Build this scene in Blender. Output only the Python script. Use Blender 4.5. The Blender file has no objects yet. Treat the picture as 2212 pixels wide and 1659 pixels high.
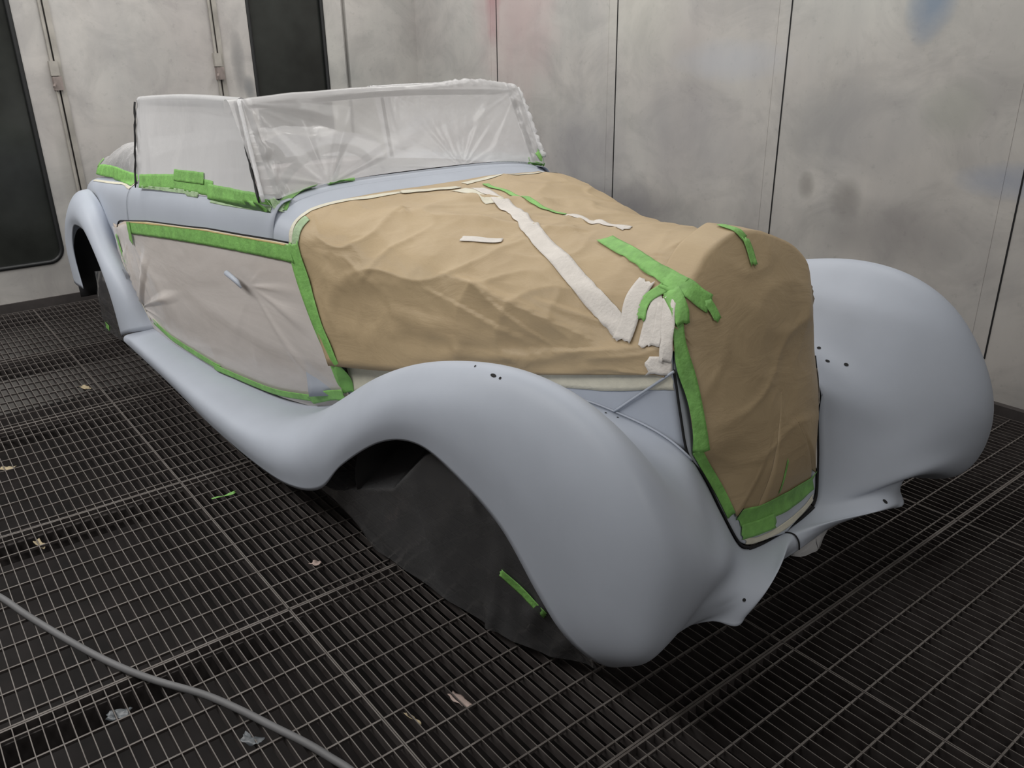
import bpy, bmesh, math, random
import numpy as np
from mathutils import Vector, Matrix, noise
from mathutils.bvhtree import BVHTree

random.seed(7)
scene = bpy.context.scene
COL = scene.collection

# ------------------------------------------------------------------ camera
CAM_H = 1.525
FW = Vector((-0.73286998, 0.566178, -0.37728511))
RT = Vector((0.61625188, 0.78739776, -0.01543982))
UP = Vector((-0.28833176, 0.24381804, 0.92596844))
cam_data = bpy.data.cameras.new('camera')
cam = bpy.data.objects.new('camera', cam_data)
COL.objects.link(cam)
cam.matrix_world = Matrix(((RT.x, UP.x, -FW.x, 0), (RT.y, UP.y, -FW.y, 0), (RT.z, UP.z, -FW.z, CAM_H), (0, 0, 0, 1)))
cam_data.sensor_fit = 'HORIZONTAL'
cam_data.sensor_width = 36.0
cam_data.lens = 1776.37 / 2212 * 36.0
cam_data.clip_start = 0.05
scene.camera = cam

# ------------------------------------------------------------------ light
scene.view_settings.view_transform = 'Standard'
scene.view_settings.look = 'None'
scene.view_settings.gamma = 1.0
scene.view_settings.use_curve_mapping = False
scene.view_settings.exposure = 0.14
world = bpy.data.worlds.new('world')
scene.world = world
world.use_nodes = True
world.node_tree.nodes['Background'].inputs[0].default_value = (0.8, 0.86, 1.0, 1)
world.node_tree.nodes['Background'].inputs[1].default_value = 0.03


def area(name, loc, rot, sx, sy, power, color=(1, 0.985, 0.95)):
    l = bpy.data.lights.new(name, 'AREA')
    l.shape = 'RECTANGLE'
    l.size, l.size_y = sx, sy
    l.energy = power
    l.color = color
    o = bpy.data.objects.new(name, l)
    COL.objects.link(o)
    o.location = loc
    o.rotation_euler = rot
    return o


# ceiling tube boxes along both upper edges and the middle, then two added fills
area('ceiling_lamp_or_fill', (-3.4, -1.0, 2.85), (math.radians(-4), 0, 0), 5.0, 0.8, 118)
area('ceiling_lamp_or_fill', (-3.2, 1.35, 2.85), (0, 0, 0), 5.0, 0.5, 30)
area('ceiling_lamp_or_fill', (-3.4, 2.95, 2.85), (math.radians(14), 0, 0), 5.0, 0.5, 44)
area('ceiling_lamp_or_fill', (1.7, 0.6, 2.85), (0, 0, 0), 0.8, 2.0, 30)  # unseen fill light added to brighten the grille front
area('ceiling_lamp_or_fill', (-5.0, 1.0, 2.85), (0, math.radians(12), 0), 0.6, 3.0, 20)  # unseen fill light added to lift the left wall

# ------------------------------------------------------------------ materials
MATS = {}


def new_mat(name):
    m = bpy.data.materials.new(name)
    m.use_nodes = True
    nt = m.node_tree
    nt.nodes.clear()
    out = nt.nodes.new('ShaderNodeOutputMaterial')
    MATS[name] = m
    return m, nt, out


def nd(nt, kind, **kw):
    n = nt.nodes.new(kind)
    for k, v in kw.items():
        if k.startswith('i_'):
            key = k[2:]
            n.inputs[int(key) if key.isdigit() else key.replace('_', ' ')].default_value = v
        else:
            setattr(n, k, v)
    return n


def coords(nt, scale=(1, 1, 1), rot=(0, 0, 0)):
    tc = nd(nt, 'ShaderNodeTexCoord')
    mp = nd(nt, 'ShaderNodeMapping')
    mp.inputs['Scale'].default_value = scale
    mp.inputs['Rotation'].default_value = rot
    nt.links.new(tc.outputs['Object'], mp.inputs['Vector'])
    return mp.outputs['Vector']


def noise_tex(nt, vec, scale, detail=4, rough=0.55, dist=0.0):
    n = nd(nt, 'ShaderNodeTexNoise')
    n.inputs['Scale'].default_value = scale
    n.inputs['Detail'].default_value = detail
    n.inputs['Roughness'].default_value = rough
    n.inputs['Distortion'].default_value = dist
    nt.links.new(vec, n.inputs['Vector'])
    return n.outputs['Fac']


def ramp(nt, fac, stops):
    r = nd(nt, 'ShaderNodeValToRGB')
    el = r.color_ramp.elements
    while len(el) > 1:
        el.remove(el[-1])
    el[0].position, el[0].color = stops[0][0], (*stops[0][1], 1)
    for p, c in stops[1:]:
        e = el.new(p)
        e.color = (*c, 1)
    nt.links.new(fac, r.inputs['Fac'])
    return r.outputs['Color']


def mixc(nt, fac, a, b, blend='MIX'):
    m = nd(nt, 'ShaderNodeMix', data_type='RGBA', blend_type=blend)
    for sock, v in ((m.inputs['Factor'], fac), (m.inputs['A'], a), (m.inputs['B'], b)):
        pass
    ins = {'f': m.inputs[0], 'a': m.inputs[6], 'b': m.inputs[7]}
    for k, v in (('f', fac), ('a', a), ('b', b)):
        if isinstance(v, (int, float)):
            ins[k].default_value = v
        elif isinstance(v, tuple):
            ins[k].default_value = (*v, 1)
        else:
            nt.links.new(v, ins[k])
    return m.outputs[2]


def bump(nt, height, strength, dist=0.01):
    b = nd(nt, 'ShaderNodeBump')
    b.inputs['Strength'].default_value = strength
    b.inputs['Distance'].default_value = dist
    nt.links.new(height, b.inputs['Height'])
    return b.outputs['Normal']


def principled(nt, out, color, rough=0.6, metallic=0.0, normal=None, spec=0.5, alpha=None):
    p = nd(nt, 'ShaderNodeBsdfPrincipled')
    if isinstance(color, tuple):
        p.inputs['Base Color'].default_value = (*color, 1)
    else:
        nt.links.new(color, p.inputs['Base Color'])
    if isinstance(rough, (int, float)):
        p.inputs['Roughness'].default_value = rough
    else:
        nt.links.new(rough, p.inputs['Roughness'])
    p.inputs['Metallic'].default_value = metallic
    p.inputs['Specular IOR Level'].default_value = spec
    if normal is not None:
        nt.links.new(normal, p.inputs['Normal'])
    if out is not None:
        nt.links.new(p.outputs[0], out.inputs['Surface'])
    return p


def simple(name, color, rough=0.6, metallic=0.0, var=0.0, scale=8, bmp=0.0, bscale=60, spec=0.5):
    m, nt, out = new_mat(name)
    v = coords(nt)
    c = color
    if var:
        f = noise_tex(nt, v, scale)
        lo = tuple(x * (1 - var) for x in color)
        hi = tuple(min(1, x * (1 + var)) for x in color)
        c = ramp(nt, f, [(0.3, lo), (0.7, hi)])
    nrm = bump(nt, noise_tex(nt, v, bscale), bmp) if bmp else None
    principled(nt, out, c, rough, metallic, nrm, spec)
    return m


PRIMER = simple('grey_blue_primer', (0.415, 0.45, 0.52), 0.5, var=0.035, scale=5, bmp=0.015, bscale=260, spec=0.35)
PRIMER_DUST = simple('dusty_primer', (0.48, 0.52, 0.58), 0.6, var=0.08, scale=9)
BLACK = simple('black_gap', (0.004, 0.004, 0.005), 0.8)
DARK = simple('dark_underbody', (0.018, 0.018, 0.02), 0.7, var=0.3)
CREAM = simple('cream_paint', (0.55, 0.47, 0.40), 0.5, var=0.03)
YELLOW = simple('yellow_edge_tape', (0.62, 0.50, 0.22), 0.6)
GREEN = simple('green_masking_tape', (0.205, 0.46, 0.115), 0.55, var=0.2, scale=26, bmp=0.25, bscale=90)
PALEGREEN = simple('pale_green_tape', (0.36, 0.50, 0.30), 0.5, var=0.2, scale=30, bmp=0.25, bscale=100)
WHITE_TAPE = simple('white_masking_tape', (0.66, 0.62, 0.58), 0.6, var=0.06, scale=30, bmp=0.25, bscale=120)
CREAM_TAPE = simple('cream_masking_tape', (0.66, 0.63, 0.52), 0.6, var=0.07, scale=30, bmp=0.2, bscale=120)
STEEL = simple('bare_steel', (0.25, 0.22, 0.21), 0.45, 0.4, var=0.2)
HOSE = simple('grey_hose_rubber', (0.12, 0.12, 0.125), 0.6, var=0.1)
LEATHER = simple('dust_covered_trim', (0.40, 0.36, 0.36), 0.6, var=0.2)
BAKELITE = simple('black_bakelite', (0.015, 0.015, 0.017), 0.35)
CHROME = simple('dull_chrome', (0.45, 0.45, 0.46), 0.25, 1.0)


def make_paper():
    m, nt, out = new_mat('brown_kraft_paper')
    v = coords(nt)
    c = ramp(nt, noise_tex(nt, v, 5, 5), [(0.3, (0.415, 0.312, 0.188)), (0.7, (0.47, 0.358, 0.218))])
    fib = noise_tex(nt, coords(nt, (1, 14, 14)), 30, 3)
    c = mixc(nt, 0.12, c, ramp(nt, fib, [(0.3, (0.34, 0.25, 0.145)), (0.7, (0.51, 0.39, 0.25))]))
    h1 = noise_tex(nt, coords(nt, (1, 1, 2.2), (0.3, 0.5, 0.2)), 5.5, 5, 0.6, 1.2)
    principled(nt, out, c, 0.5, 0, bump(nt, h1, 0.12, 0.03), 0.35)
    return m


PAPER = make_paper()


def make_film(name, alpha, tint, wr_scale=(1, 1, 1), rot=(0, 0, 0), wr=6.0, strength=0.6, gloss=0.16, a_var=0.22, trans=0.3):
    m, nt, out = new_mat(name)
    v = coords(nt, wr_scale, rot)
    n1 = noise_tex(nt, v, wr, 5, 0.6, 1.0)
    n2 = noise_tex(nt, coords(nt, (1, 1, 1)), wr * 3.2, 4, 0.6, 1.6)
    hh = nd(nt, 'ShaderNodeMath', operation='MULTIPLY_ADD')
    nt.links.new(n2, hh.inputs[0])
    hh.inputs[1].default_value = 0.35
    nt.links.new(n1, hh.inputs[2])
    nrm = bump(nt, hh.outputs[0], strength, 0.03)
    diff = nd(nt, 'ShaderNodeBsdfDiffuse')
    diff.inputs['Color'].default_value = (*tint, 1)
    nt.links.new(nrm, diff.inputs['Normal'])
    trl = nd(nt, 'ShaderNodeBsdfTranslucent')
    trl.inputs['Color'].default_value = (*tint, 1)
    nt.links.new(nrm, trl.inputs['Normal'])
    ms = nd(nt, 'ShaderNodeMixShader')
    ms.inputs[0].default_value = trans
    nt.links.new(diff.outputs[0], ms.inputs[1])
    nt.links.new(trl.outputs[0], ms.inputs[2])
    gl = nd(nt, 'ShaderNodeBsdfGlossy')
    gl.inputs['Roughness'].default_value = 0.16
    gl.inputs['Color'].default_value = (0.95, 0.95, 0.95, 1)
    nt.links.new(nrm, gl.inputs['Normal'])
    fr = nd(nt, 'ShaderNodeLayerWeight')
    fr.inputs['Blend'].default_value = 0.30
    nt.links.new(nrm, fr.inputs['Normal'])
    tr = nd(nt, 'ShaderNodeBsdfTransparent')
    mt = nd(nt, 'ShaderNodeMixShader')
    af = nd(nt, 'ShaderNodeMapRange')
    af.inputs['From Min'].default_value = 0.3
    af.inputs['From Max'].default_value = 0.7
    af.inputs['To Min'].default_value = max(0.0, alpha - a_var)
    af.inputs['To Max'].default_value = min(1.0, alpha + a_var)
    nt.links.new(n1, af.inputs['Value'])
    nt.links.new(af.outputs[0], mt.inputs[0])
    nt.links.new(tr.outputs[0], mt.inputs[1])
    nt.links.new(ms.outputs[0], mt.inputs[2])
    mg = nd(nt, 'ShaderNodeMixShader')
    mul = nd(nt, 'ShaderNodeMath', operation='MULTIPLY')
    nt.links.new(fr.outputs[0], mul.inputs[0])
    mul.inputs[1].default_value = gloss * 4
    nt.links.new(mul.outputs[0], mg.inputs[0])
    nt.links.new(mt.outputs[0], mg.inputs[1])
    nt.links.new(gl.outputs[0], mg.inputs[2])
    nt.links.new(mg.outputs[0], out.inputs['Surface'])
    return m


FILM_SCREEN = make_film('milky_film_windscreen', 0.70, (0.86, 0.85, 0.86), (1, 0.7, 1.6), (0.5, 0, 0), 3.0, 0.06, gloss=0.12, a_var=0.08)
FILM_WINDOW = make_film('milky_film_window', 0.92, (0.78, 0.78, 0.80), (1, 1, 0.35), (0, 0.3, 0), 4.0, 0.06, a_var=0.06)
FILM_DOOR = make_film('milky_film_door', 0.62, (0.93, 0.88, 0.86), (0.35, 1, 1.3), (0, 0.5, 0), 4.0, 0.10, a_var=0.10, trans=0.1)
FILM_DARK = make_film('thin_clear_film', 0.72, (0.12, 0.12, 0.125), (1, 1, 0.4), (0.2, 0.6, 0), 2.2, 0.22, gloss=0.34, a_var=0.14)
FILM_LOOSE = make_film('loose_milky_film', 0.92, (0.90, 0.90, 0.92), (1, 1, 1), (0, 0, 0), 7.0, 0.3, a_var=.15)


def make_wall(name, seams=False):
    m, nt, out = new_mat(name)
    v = coords(nt)
    base = ramp(nt, noise_tex(nt, coords(nt, (1, 1, 0.6)), 1.3, 6, 0.6), [(0.30, (0.35, 0.34, 0.325)), (0.70, (0.54, 0.525, 0.495))])
    smear = noise_tex(nt, coords(nt, (3.5, 3.5, 0.35)), 2.2, 5, 0.6, 0.6)
    blot = noise_tex(nt, coords(nt, (1, 1, 1.3)), 2.6, 5, 0.65, 0.8)
    base = mixc(nt, 0.55, base, ramp(nt, blot, [(0.36, (0.55, 0.55, 0.57)), (0.56, (1, 1, 1))]), 'MULTIPLY')
    c = mixc(nt, 0.12, base, ramp(nt, smear, [(0.35, (0.36, 0.35, 0.38)), (0.65, (0.60, 0.57, 0.54))]))
    hue = noise_tex(nt, v, 0.8, 3)
    c = mixc(nt, 0.22, c, ramp(nt, hue, [(0.3, (0.47, 0.51, 0.49)), (0.5, (0.49, 0.47, 0.46)), (0.7, (0.52, 0.44, 0.43))]))
    spk = noise_tex(nt, v, 22, 6, 0.7)
    dirt = ramp(nt, spk, [(0.30, (0.62, 0.62, 0.63)), (0.42, (1, 1, 1))])
    c = mixc(nt, 0.35, c, dirt, 'MULTIPLY')
    return m, nt, out, c


def blob(nt, axis_u, center, size, soft=1.0):
    """a soft elliptical stain mask in object space; axis_u is 0 (x) or 1 (y), paired with z"""
    tc = nd(nt, 'ShaderNodeTexCoord')
    sp = nd(nt, 'ShaderNodeSeparateXYZ')
    nt.links.new(tc.outputs['Object'], sp.inputs[0])
    tot = None
    wob = noise_tex(nt, tc.outputs['Object'], 6, 4)
    for out_s, cc, ss in ((sp.outputs[axis_u], center[0], size[0]), (sp.outputs[2], center[1], size[1])):
        a = nd(nt, 'ShaderNodeMath', operation='SUBTRACT')
        nt.links.new(out_s, a.inputs[0]); a.inputs[1].default_value = cc
        b = nd(nt, 'ShaderNodeMath', operation='DIVIDE')
        nt.links.new(a.outputs[0], b.inputs[0]); b.inputs[1].default_value = ss
        d = nd(nt, 'ShaderNodeMath', operation='POWER')
        ab = nd(nt, 'ShaderNodeMath', operation='ABSOLUTE')
        nt.links.new(b.outputs[0], ab.inputs[0])
        nt.links.new(ab.outputs[0], d.inputs[0]); d.inputs[1].default_value = 2
        if tot is None:
            tot = d
        else:
            e = nd(nt, 'ShaderNodeMath', operation='ADD')
            nt.links.new(tot.outputs[0], e.inputs[0]); nt.links.new(d.outputs[0], e.inputs[1])
            tot = e
    w = nd(nt, 'ShaderNodeMath', operation='MULTIPLY_ADD')
    nt.links.new(wob, w.inputs[0]); w.inputs[1].default_value = 0.9
    nt.links.new(tot.outputs[0], w.inputs[2])
    r = nd(nt, 'ShaderNodeMapRange')
    r.inputs['From Min'].default_value = 1.35
    r.inputs['From Max'].default_value = 0.45
    nt.links.new(w.outputs[0], r.inputs['Value'])
    return r.outputs[0]


def scaled(nt, fac, k):
    m = nd(nt, 'ShaderNodeMath', operation='MULTIPLY')
    nt.links.new(fac, m.inputs[0]); m.inputs[1].default_value = k
    return m.outputs[0]


m, nt, out, c = make_wall('sprayed_panel_wall')
for cen, size, colr, k in (((-5.02, 1.95), (0.11, 0.50), (0.30, 0.10, 0.13), 0.75), ((-4.80, 1.8), (0.55, 0.75), (0.44, 0.33, 0.33), 0.6),
                           ((-1.93, 1.72), (0.13, 0.22), (0.17, 0.23, 0.32), 0.8), ((-1.45, 0.98), (0.30, 0.09), (0.27, 0.31, 0.40), 0.6), ((-2.95, 1.45), (0.45, 0.12), (0.43, 0.45, 0.50), 0.5), ((-2.2, .82), (.10, .12), (.16, .15, .14), .5), ((-2.42, .86), (.06, .08), (.14, .13, .12), .5), ((-2.0, .70), (.5, .18), (.24, .23, .23), .5), ((-3.7, .55), (.5, .25), (.20, .20, .22), .6), ((-2.7, .45), (.25, .2), (.22, .2, .2), .5), ((-1.75, 1.25), (.18, .15), (.30, .31, .28), .5),
                           ((-3.2, 1.05), (0.5, 0.35), (0.30, 0.29, 0.31), 0.4), ((-2.2, 1.15), (0.4, 0.25), (0.28, 0.28, 0.29), 0.45),
                           ((-4.1, 0.9), (0.55, 0.35), (0.26, 0.25, 0.28), 0.4), ((-3.6, 1.9), (0.4, 0.6), (0.52, 0.52, 0.46), 0.4)):
    c = mixc(nt, scaled(nt, blob(nt, 0, cen, size), k), c, colr)
principled(nt, out, c, 0.45, 0, None, 0.4)
WALL_B = m
m, nt, out, c = make_wall('sprayed_door_wall')
for cen, size, colr, k in (((2.30, 1.45), (0.06, 0.25), (0.20, 0.20, 0.20), 0.7), ((2.36, 1.28), (0.05, 0.12), (0.16, 0.17, 0.18), 0.7), ((.9, .25), (.5, .12), (.30, .29, .28), .5), ((1.6, 1.0), (.4, .3), (.42, .40, .38), .5), ((1.08, 0.7), (0.05, 0.6), (0.30, 0.29, 0.27), 0.5)):
    c = mixc(nt, scaled(nt, blob(nt, 1, cen, size), k), c, colr)
principled(nt, out, c, 0.5, 0, None, 0.35)
WALL_L = m
m, nt, out = new_mat('worn_dirty_grating')
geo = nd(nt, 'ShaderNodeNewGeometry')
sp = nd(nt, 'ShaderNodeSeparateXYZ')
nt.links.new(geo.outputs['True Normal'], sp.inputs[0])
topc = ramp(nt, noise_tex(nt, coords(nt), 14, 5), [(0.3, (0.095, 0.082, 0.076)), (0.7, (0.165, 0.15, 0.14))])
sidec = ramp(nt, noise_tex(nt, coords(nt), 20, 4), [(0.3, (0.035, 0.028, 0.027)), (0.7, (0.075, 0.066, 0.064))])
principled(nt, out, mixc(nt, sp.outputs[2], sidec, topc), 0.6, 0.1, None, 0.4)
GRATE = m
BEAM = simple('dirty_floor_beam', (0.05, 0.043, 0.042), 0.7, var=0.3)
PIT = simple('dark_pit_floor', (0.016, 0.0125, 0.0125), 0.8, var=0.6, scale=5)
DOORGLASS = simple('dark_window_glass', (0.022, 0.024, 0.022), 0.22, var=0.4, scale=3, spec=0.4)
RUBBER = simple('black_window_rubber', (0.012, 0.013, 0.014), 0.5)
BAR = simple('worn_bolt_rod', (0.36, 0.34, 0.31), 0.5, 0.2, var=0.2)
LATCH = simple('brown_sprayed_latch', (0.24, 0.20, 0.185), 0.6, var=0.25, scale=20)


# ------------------------------------------------------------------ helpers
def obj(name, verts, faces, mat, parent=None, smooth=True, loc=None, rot=None):
    me = bpy.data.meshes.new(name)
    me.from_pydata([tuple(map(float, v)) for v in verts], [], faces)
    me.materials.append(mat)
    me.update()
    if smooth:
        for p in me.polygons:
            p.use_smooth = True
    o = bpy.data.objects.new(name, me)
    COL.objects.link(o)
    if parent is not None:
        o.parent = parent
    return o


def tag(o, label=None, cat=None, group=None, kind=None):
    if label:
        o['label'] = label
    if cat:
        o['category'] = cat
    if group:
        o['group'] = group
    if kind:
        o['kind'] = kind
    return o


def empty(name, loc=(0, 0, 0), rz=0.0):
    o = bpy.data.objects.new(name, None)
    COL.objects.link(o)
    o.location = loc
    o.rotation_euler = (0, 0, rz)
    o.empty_display_size = 0.1
    return o


class MB:
    def __init__(self):
        self.v, self.f = [], []

    def add(self, verts, faces):
        n = len(self.v)
        self.v += [tuple(x) for x in verts]
        self.f += [tuple(i + n for i in f) for f in faces]
        return self

    def box(self, a, b):
        (x0, y0, z0), (x1, y1, z1) = a, b
        vs = [(x0, y0, z0), (x1, y0, z0), (x1, y1, z0), (x0, y1, z0), (x0, y0, z1), (x1, y0, z1), (x1, y1, z1), (x0, y1, z1)]
        return self.add(vs, [(0, 3, 2, 1), (4, 5, 6, 7), (0, 1, 5, 4), (1, 2, 6, 5), (2, 3, 7, 6), (3, 0, 4, 7)])

    def tube(self, pts, r, seg=10, closed=False, cap=True):
        P = [Vector(p) for p in pts]
        n = len(P)
        vs, fs = [], []
        prev = None
        for i, p in enumerate(P):
            a = P[(i - 1) % n] if (closed or i) else P[i]
            b = P[(i + 1) % n] if (closed or i < n - 1) else P[i]
            t = (b - a).normalized()
            ref = prev if prev is not None else (Vector((0, 0, 1)) if abs(t.z) < 0.9 else Vector((1, 0, 0)))
            u = (ref - t * ref.dot(t)).normalized()
            prev = u
            w = t.cross(u)
            rr = r[i] if isinstance(r, (list, tuple)) else r
            for k in range(seg):
                an = 2 * math.pi * k / seg
                vs.append(p + (u * math.cos(an) + w * math.sin(an)) * rr)
        m = n if closed else n - 1
        for i in range(m):
            j = (i + 1) % n
            for k in range(seg):
                l = (k + 1) % seg
                fs.append((i * seg + k, i * seg + l, j * seg + l, j * seg + k))
        if cap and not closed:
            fs.append(tuple(range(seg - 1, -1, -1)))
            fs.append(tuple(range((n - 1) * seg, n * seg)))
        return self.add(vs, fs)

    def build(self, name, mat, parent=None, smooth=False):
        return obj(name, self.v, self.f, mat, parent, smooth)


def cr(P, n):
    """Catmull-Rom resample of control points P (k,3) to n points"""
    P = np.asarray(P, float)
    k = len(P)
    ext = np.vstack([2 * P[0] - P[1], P, 2 * P[-1] - P[-2]])
    t = np.linspace(0, k - 1, n)
    i = np.minimum(t.astype(int), k - 2)
    u = (t - i)[:, None]
    p0, p1, p2, p3 = ext[i], ext[i + 1], ext[i + 2], ext[i + 3]
    return 0.5 * ((2 * p1) + (-p0 + p2) * u + (2 * p0 - 5 * p1 + 4 * p2 - p3) * u ** 2 + (-p0 + 3 * p1 - 3 * p2 + p3) * u ** 3)


def surf(net, nu, nv, relax=0):
    """net [stations][rails] -> (nu,nv,3) grid"""
    net = np.asarray(net, float)
    rows = np.stack([cr(net[:, j], nu) for j in range(net.shape[1])], axis=1)
    g = np.stack([cr(rows[i], nv) for i in range(nu)], axis=0)
    for _ in range(relax):
        q = g.copy()
        q[1:-1, 1:-1] = 0.5 * g[1:-1, 1:-1] + 0.125 * (g[:-2, 1:-1] + g[2:, 1:-1] + g[1:-1, :-2] + g[1:-1, 2:])
        g = q
    return g


def grid_faces(nu, nv, flip=False):
    f = []
    for i in range(nu - 1):
        for j in range(nv - 1):
            a = (i * nv + j, (i + 1) * nv + j, (i + 1) * nv + j + 1, i * nv + j + 1)
            f.append(a[::-1] if flip else a)
    return f


def grid_obj(name, g, mat, parent=None, thick=0.0, flip=False, offset=-1):
    nu, nv = g.shape[:2]
    o = obj(name, g.reshape(-1, 3), grid_faces(nu, nv, flip), mat, parent)
    if thick:
        md = o.modifiers.new('thickness', 'SOLIDIFY')
        md.thickness = thick
        md.offset = offset
    return o


def normals(g):
    du = np.gradient(g, axis=0)
    dv = np.gradient(g, axis=1)
    n = np.cross(du, dv)
    return n / np.maximum(np.linalg.norm(n, axis=2, keepdims=True), 1e-9)


def mirror(g):
    h = g.copy()
    h[..., 1] *= -1
    return h


def nz(p):
    return noise.noise(Vector(p))


# ------------------------------------------------------------------ the room
X_L, Y_B, X_R, Y_F, Z_C = -6.05, 3.77, 3.2, -3.6, 2.95


def struct(o):
    return tag(o, kind='structure')


struct(MB().box((X_L - 0.1, Y_B, -0.7), (X_R + 0.1, Y_B + 0.1, Z_C)).build('wall_back', WALL_B))
struct(MB().box((X_R, Y_F, -0.7), (X_R + 0.1, Y_B, Z_C)).build('wall_right', WALL_L))
struct(MB().box((X_L - 0.1, Y_F - 0.1, -0.7), (X_R + 0.1, Y_F, Z_C)).build('wall_front', WALL_B))
struct(MB().box((X_L - 0.1, Y_F - 0.1, Z_C), (X_R + 0.1, Y_B + 0.1, Z_C + 0.1)).build('ceiling', WALL_L))
# panel joints of the back wall
for i, x in enumerate((-4.988, -3.80, -2.61, -1.425, -0.24, 0.95)):
    struct(MB().box((x - 0.0035, Y_B - 0.002, 0.21), (x + 0.0035, Y_B + 0.002, Z_C)).build('trim_%d' % (i + 1), BLACK))
    struct(MB().box((x - 0.074, Y_B - 0.0012, 0.19), (x - 0.071, Y_B + 0.002, Z_C)).build('trim_%d' % (i + 11), WALL_B))

# left wall: sheet with folding door leaves
struct(MB().box((X_L - 0.12, Y_F, -0.7), (X_L - 0.05, Y_B, Z_C)).build('wall_left', WALL_L))


def rounded_rect(y0, y1, z0, z1, r, n=7):
    pts = []
    for cy, cz, a0 in ((y1 - r, z0 + r, -90), (y1 - r, z1 - r, 0), (y0 + r, z1 - r, 90), (y0 + r, z0 + r, 180)):
        for k in range(n + 1):
            a = math.radians(a0 + 90 * k / n)
            pts.append((cy + r * math.cos(a), cz + r * math.sin(a)))
    return pts


def leaf(n, y0, y1, win=None):
    """one door leaf 5 cm thick with an optional rounded window cut in it"""
    z0, z1 = 0.05, 2.7
    bm = bmesh.new()
    mb = MB()
    if win is None:
        mb.box((X_L - 0.05, y0, z0), (X_L, y1, z1))
    else:
        hole = rounded_rect(*win, 0.09)
        N = len(hole)
        outer = []
        # project hole points to the outer rectangle, ordered by perimeter corner matching
        for k, (y, z) in enumerate(hole):
            q = k // (N // 4)
            t = (k % (N // 4)) / (N // 4 - 1)
            if q == 0:
                outer.append((win[1] - 0.09 + (y1 - win[1] + 0.09) * min(1, 2 * t), z0 + max(0, 2 * t - 1) * (win[2] + 0.09 - z0)))
            elif q == 1:
                outer.append((y1 - max(0, 2 * t - 1) * (y1 - win[1] + 0.09), win[3] - 0.09 + (z1 - win[3] + 0.09) * min(1, 2 * t)))
            elif q == 2:
                outer.append((win[0] + 0.09 - (win[0] + 0.09 - y0) * min(1, 2 * t), z1 - max(0, 2 * t - 1) * (z1 - win[3] + 0.09)))
            else:
                outer.append((y0 + max(0, 2 * t - 1) * (win[0] + 0.09 - y0), win[2] + 0.09 - (win[2] + 0.09 - z0) * min(1, 2 * t)))
        vs = [(X_L, y, z) for y, z in hole] + [(X_L, y, z) for y, z in outer] + [(X_L - 0.05, y, z) for y, z in hole] + [(X_L - 0.05, y, z) for y, z in outer]
        fs = []
        for k in range(N):
            l = (k + 1) % N
            fs.append((k, l, N + l, N + k))
            fs.append((k, 2 * N + k, 2 * N + l, l))
            fs.append((N + k, N + l, 3 * N + l, 3 * N + k))
        mb.add(vs, fs)
    d = mb.build('door_%d' % n, WALL_L)
    struct(d)
    if win:
        gl = rounded_rect(win[0] + 0.01, win[1] - 0.01, win[2] + 0.01, win[3] - 0.01, 0.085)
        g = MB().add([(X_L - 0.022, y, z) for y, z in gl], [tuple(range(len(gl)))]).build('window_pane', DOORGLASS, d)
        ring = [(X_L - 0.004, y, z) for y, z in rounded_rect(win[0] + 0.006, win[1] - 0.006, win[2] + 0.006, win[3] - 0.006, 0.088)]
        MB().tube(ring, 0.015, 8, closed=True).build('window_gasket', RUBBER, d, True)
    return d


d1 = leaf(1, 0.06, 1.125, (0.36, 0.955, 0.27, 2.35))
d2 = leaf(2, 1.165, 2.155)
d3 = leaf(3, 2.185, 3.13, (2.41, 2.98, 0.27, 2.35))
d4 = leaf(4, -1.0, 0.03, (-0.62, -0.10, 0.27, 2.35))
struct(MB().box((X_L - 0.05, 3.165, 0.05), (X_L, Y_B, Z_C)).build('trim_21', WALL_B))
struct(MB().box((X_L - 0.05, Y_F, 0.05), (X_L, -1.03, Z_C)).build('trim_22', WALL_L))
struct(MB().box((X_L - 0.05, Y_F, 2.72), (X_L, 3.165, Z_C)).build('trim_23', WALL_L))
struct(MB().box((X_L - 0.05, Y_F, -0.02), (X_L + 0.015, Y_B, 0.05)).build('trim_24', BEAM))
struct(MB().box((X_L, Y_B - 0.035, -0.02), (X_R, Y_B, 0.03)).build('trim_25', BEAM))


def bolt(y, zt, d):
    """full-height bolt rod with guide and latch box on the door edge"""
    mb = MB()
    mb.tube([(X_L + 0.014, y - 0.006, 0.06), (X_L + 0.014, y - 0.006, zt - 0.16)], 0.010, 8)
    mb.tube([(X_L + 0.014, y - 0.006, zt), (X_L + 0.014, y - 0.006, 2.6)], 0.010, 8)
    mb.box((X_L, y + 0.014, 0.06), (X_L + 0.012, y + 0.045, 2.7))
    mb.build('bolt_rod', BAR, d, False)
    lb = MB()
    lb.box((X_L, y - 0.026, zt - 0.085), (X_L + 0.035, y + 0.022, zt))
    lb.build('latch_guide', BAR, d)
    lb = MB()
    lb.box((X_L, y - 0.022, zt - 0.17), (X_L + 0.045, y + 0.028, zt - 0.09))
    lb.tube([(X_L + 0.04, y - 0.018, zt - 0.135), (X_L + 0.075, y - 0.032, zt - 0.15)], 0.008, 8)
    lb.build('latch_handle', LATCH, d)


bolt(1.125, 1.50, d2)
bolt(2.150, 1.53, d3)

# floor: steel gratings over a dark pit
floor = struct(empty('floor'))
MB().box((X_L - 0.1, Y_F, -0.75), (X_R, Y_B, -0.70)).build('pit_floor', PIT, floor)


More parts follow.
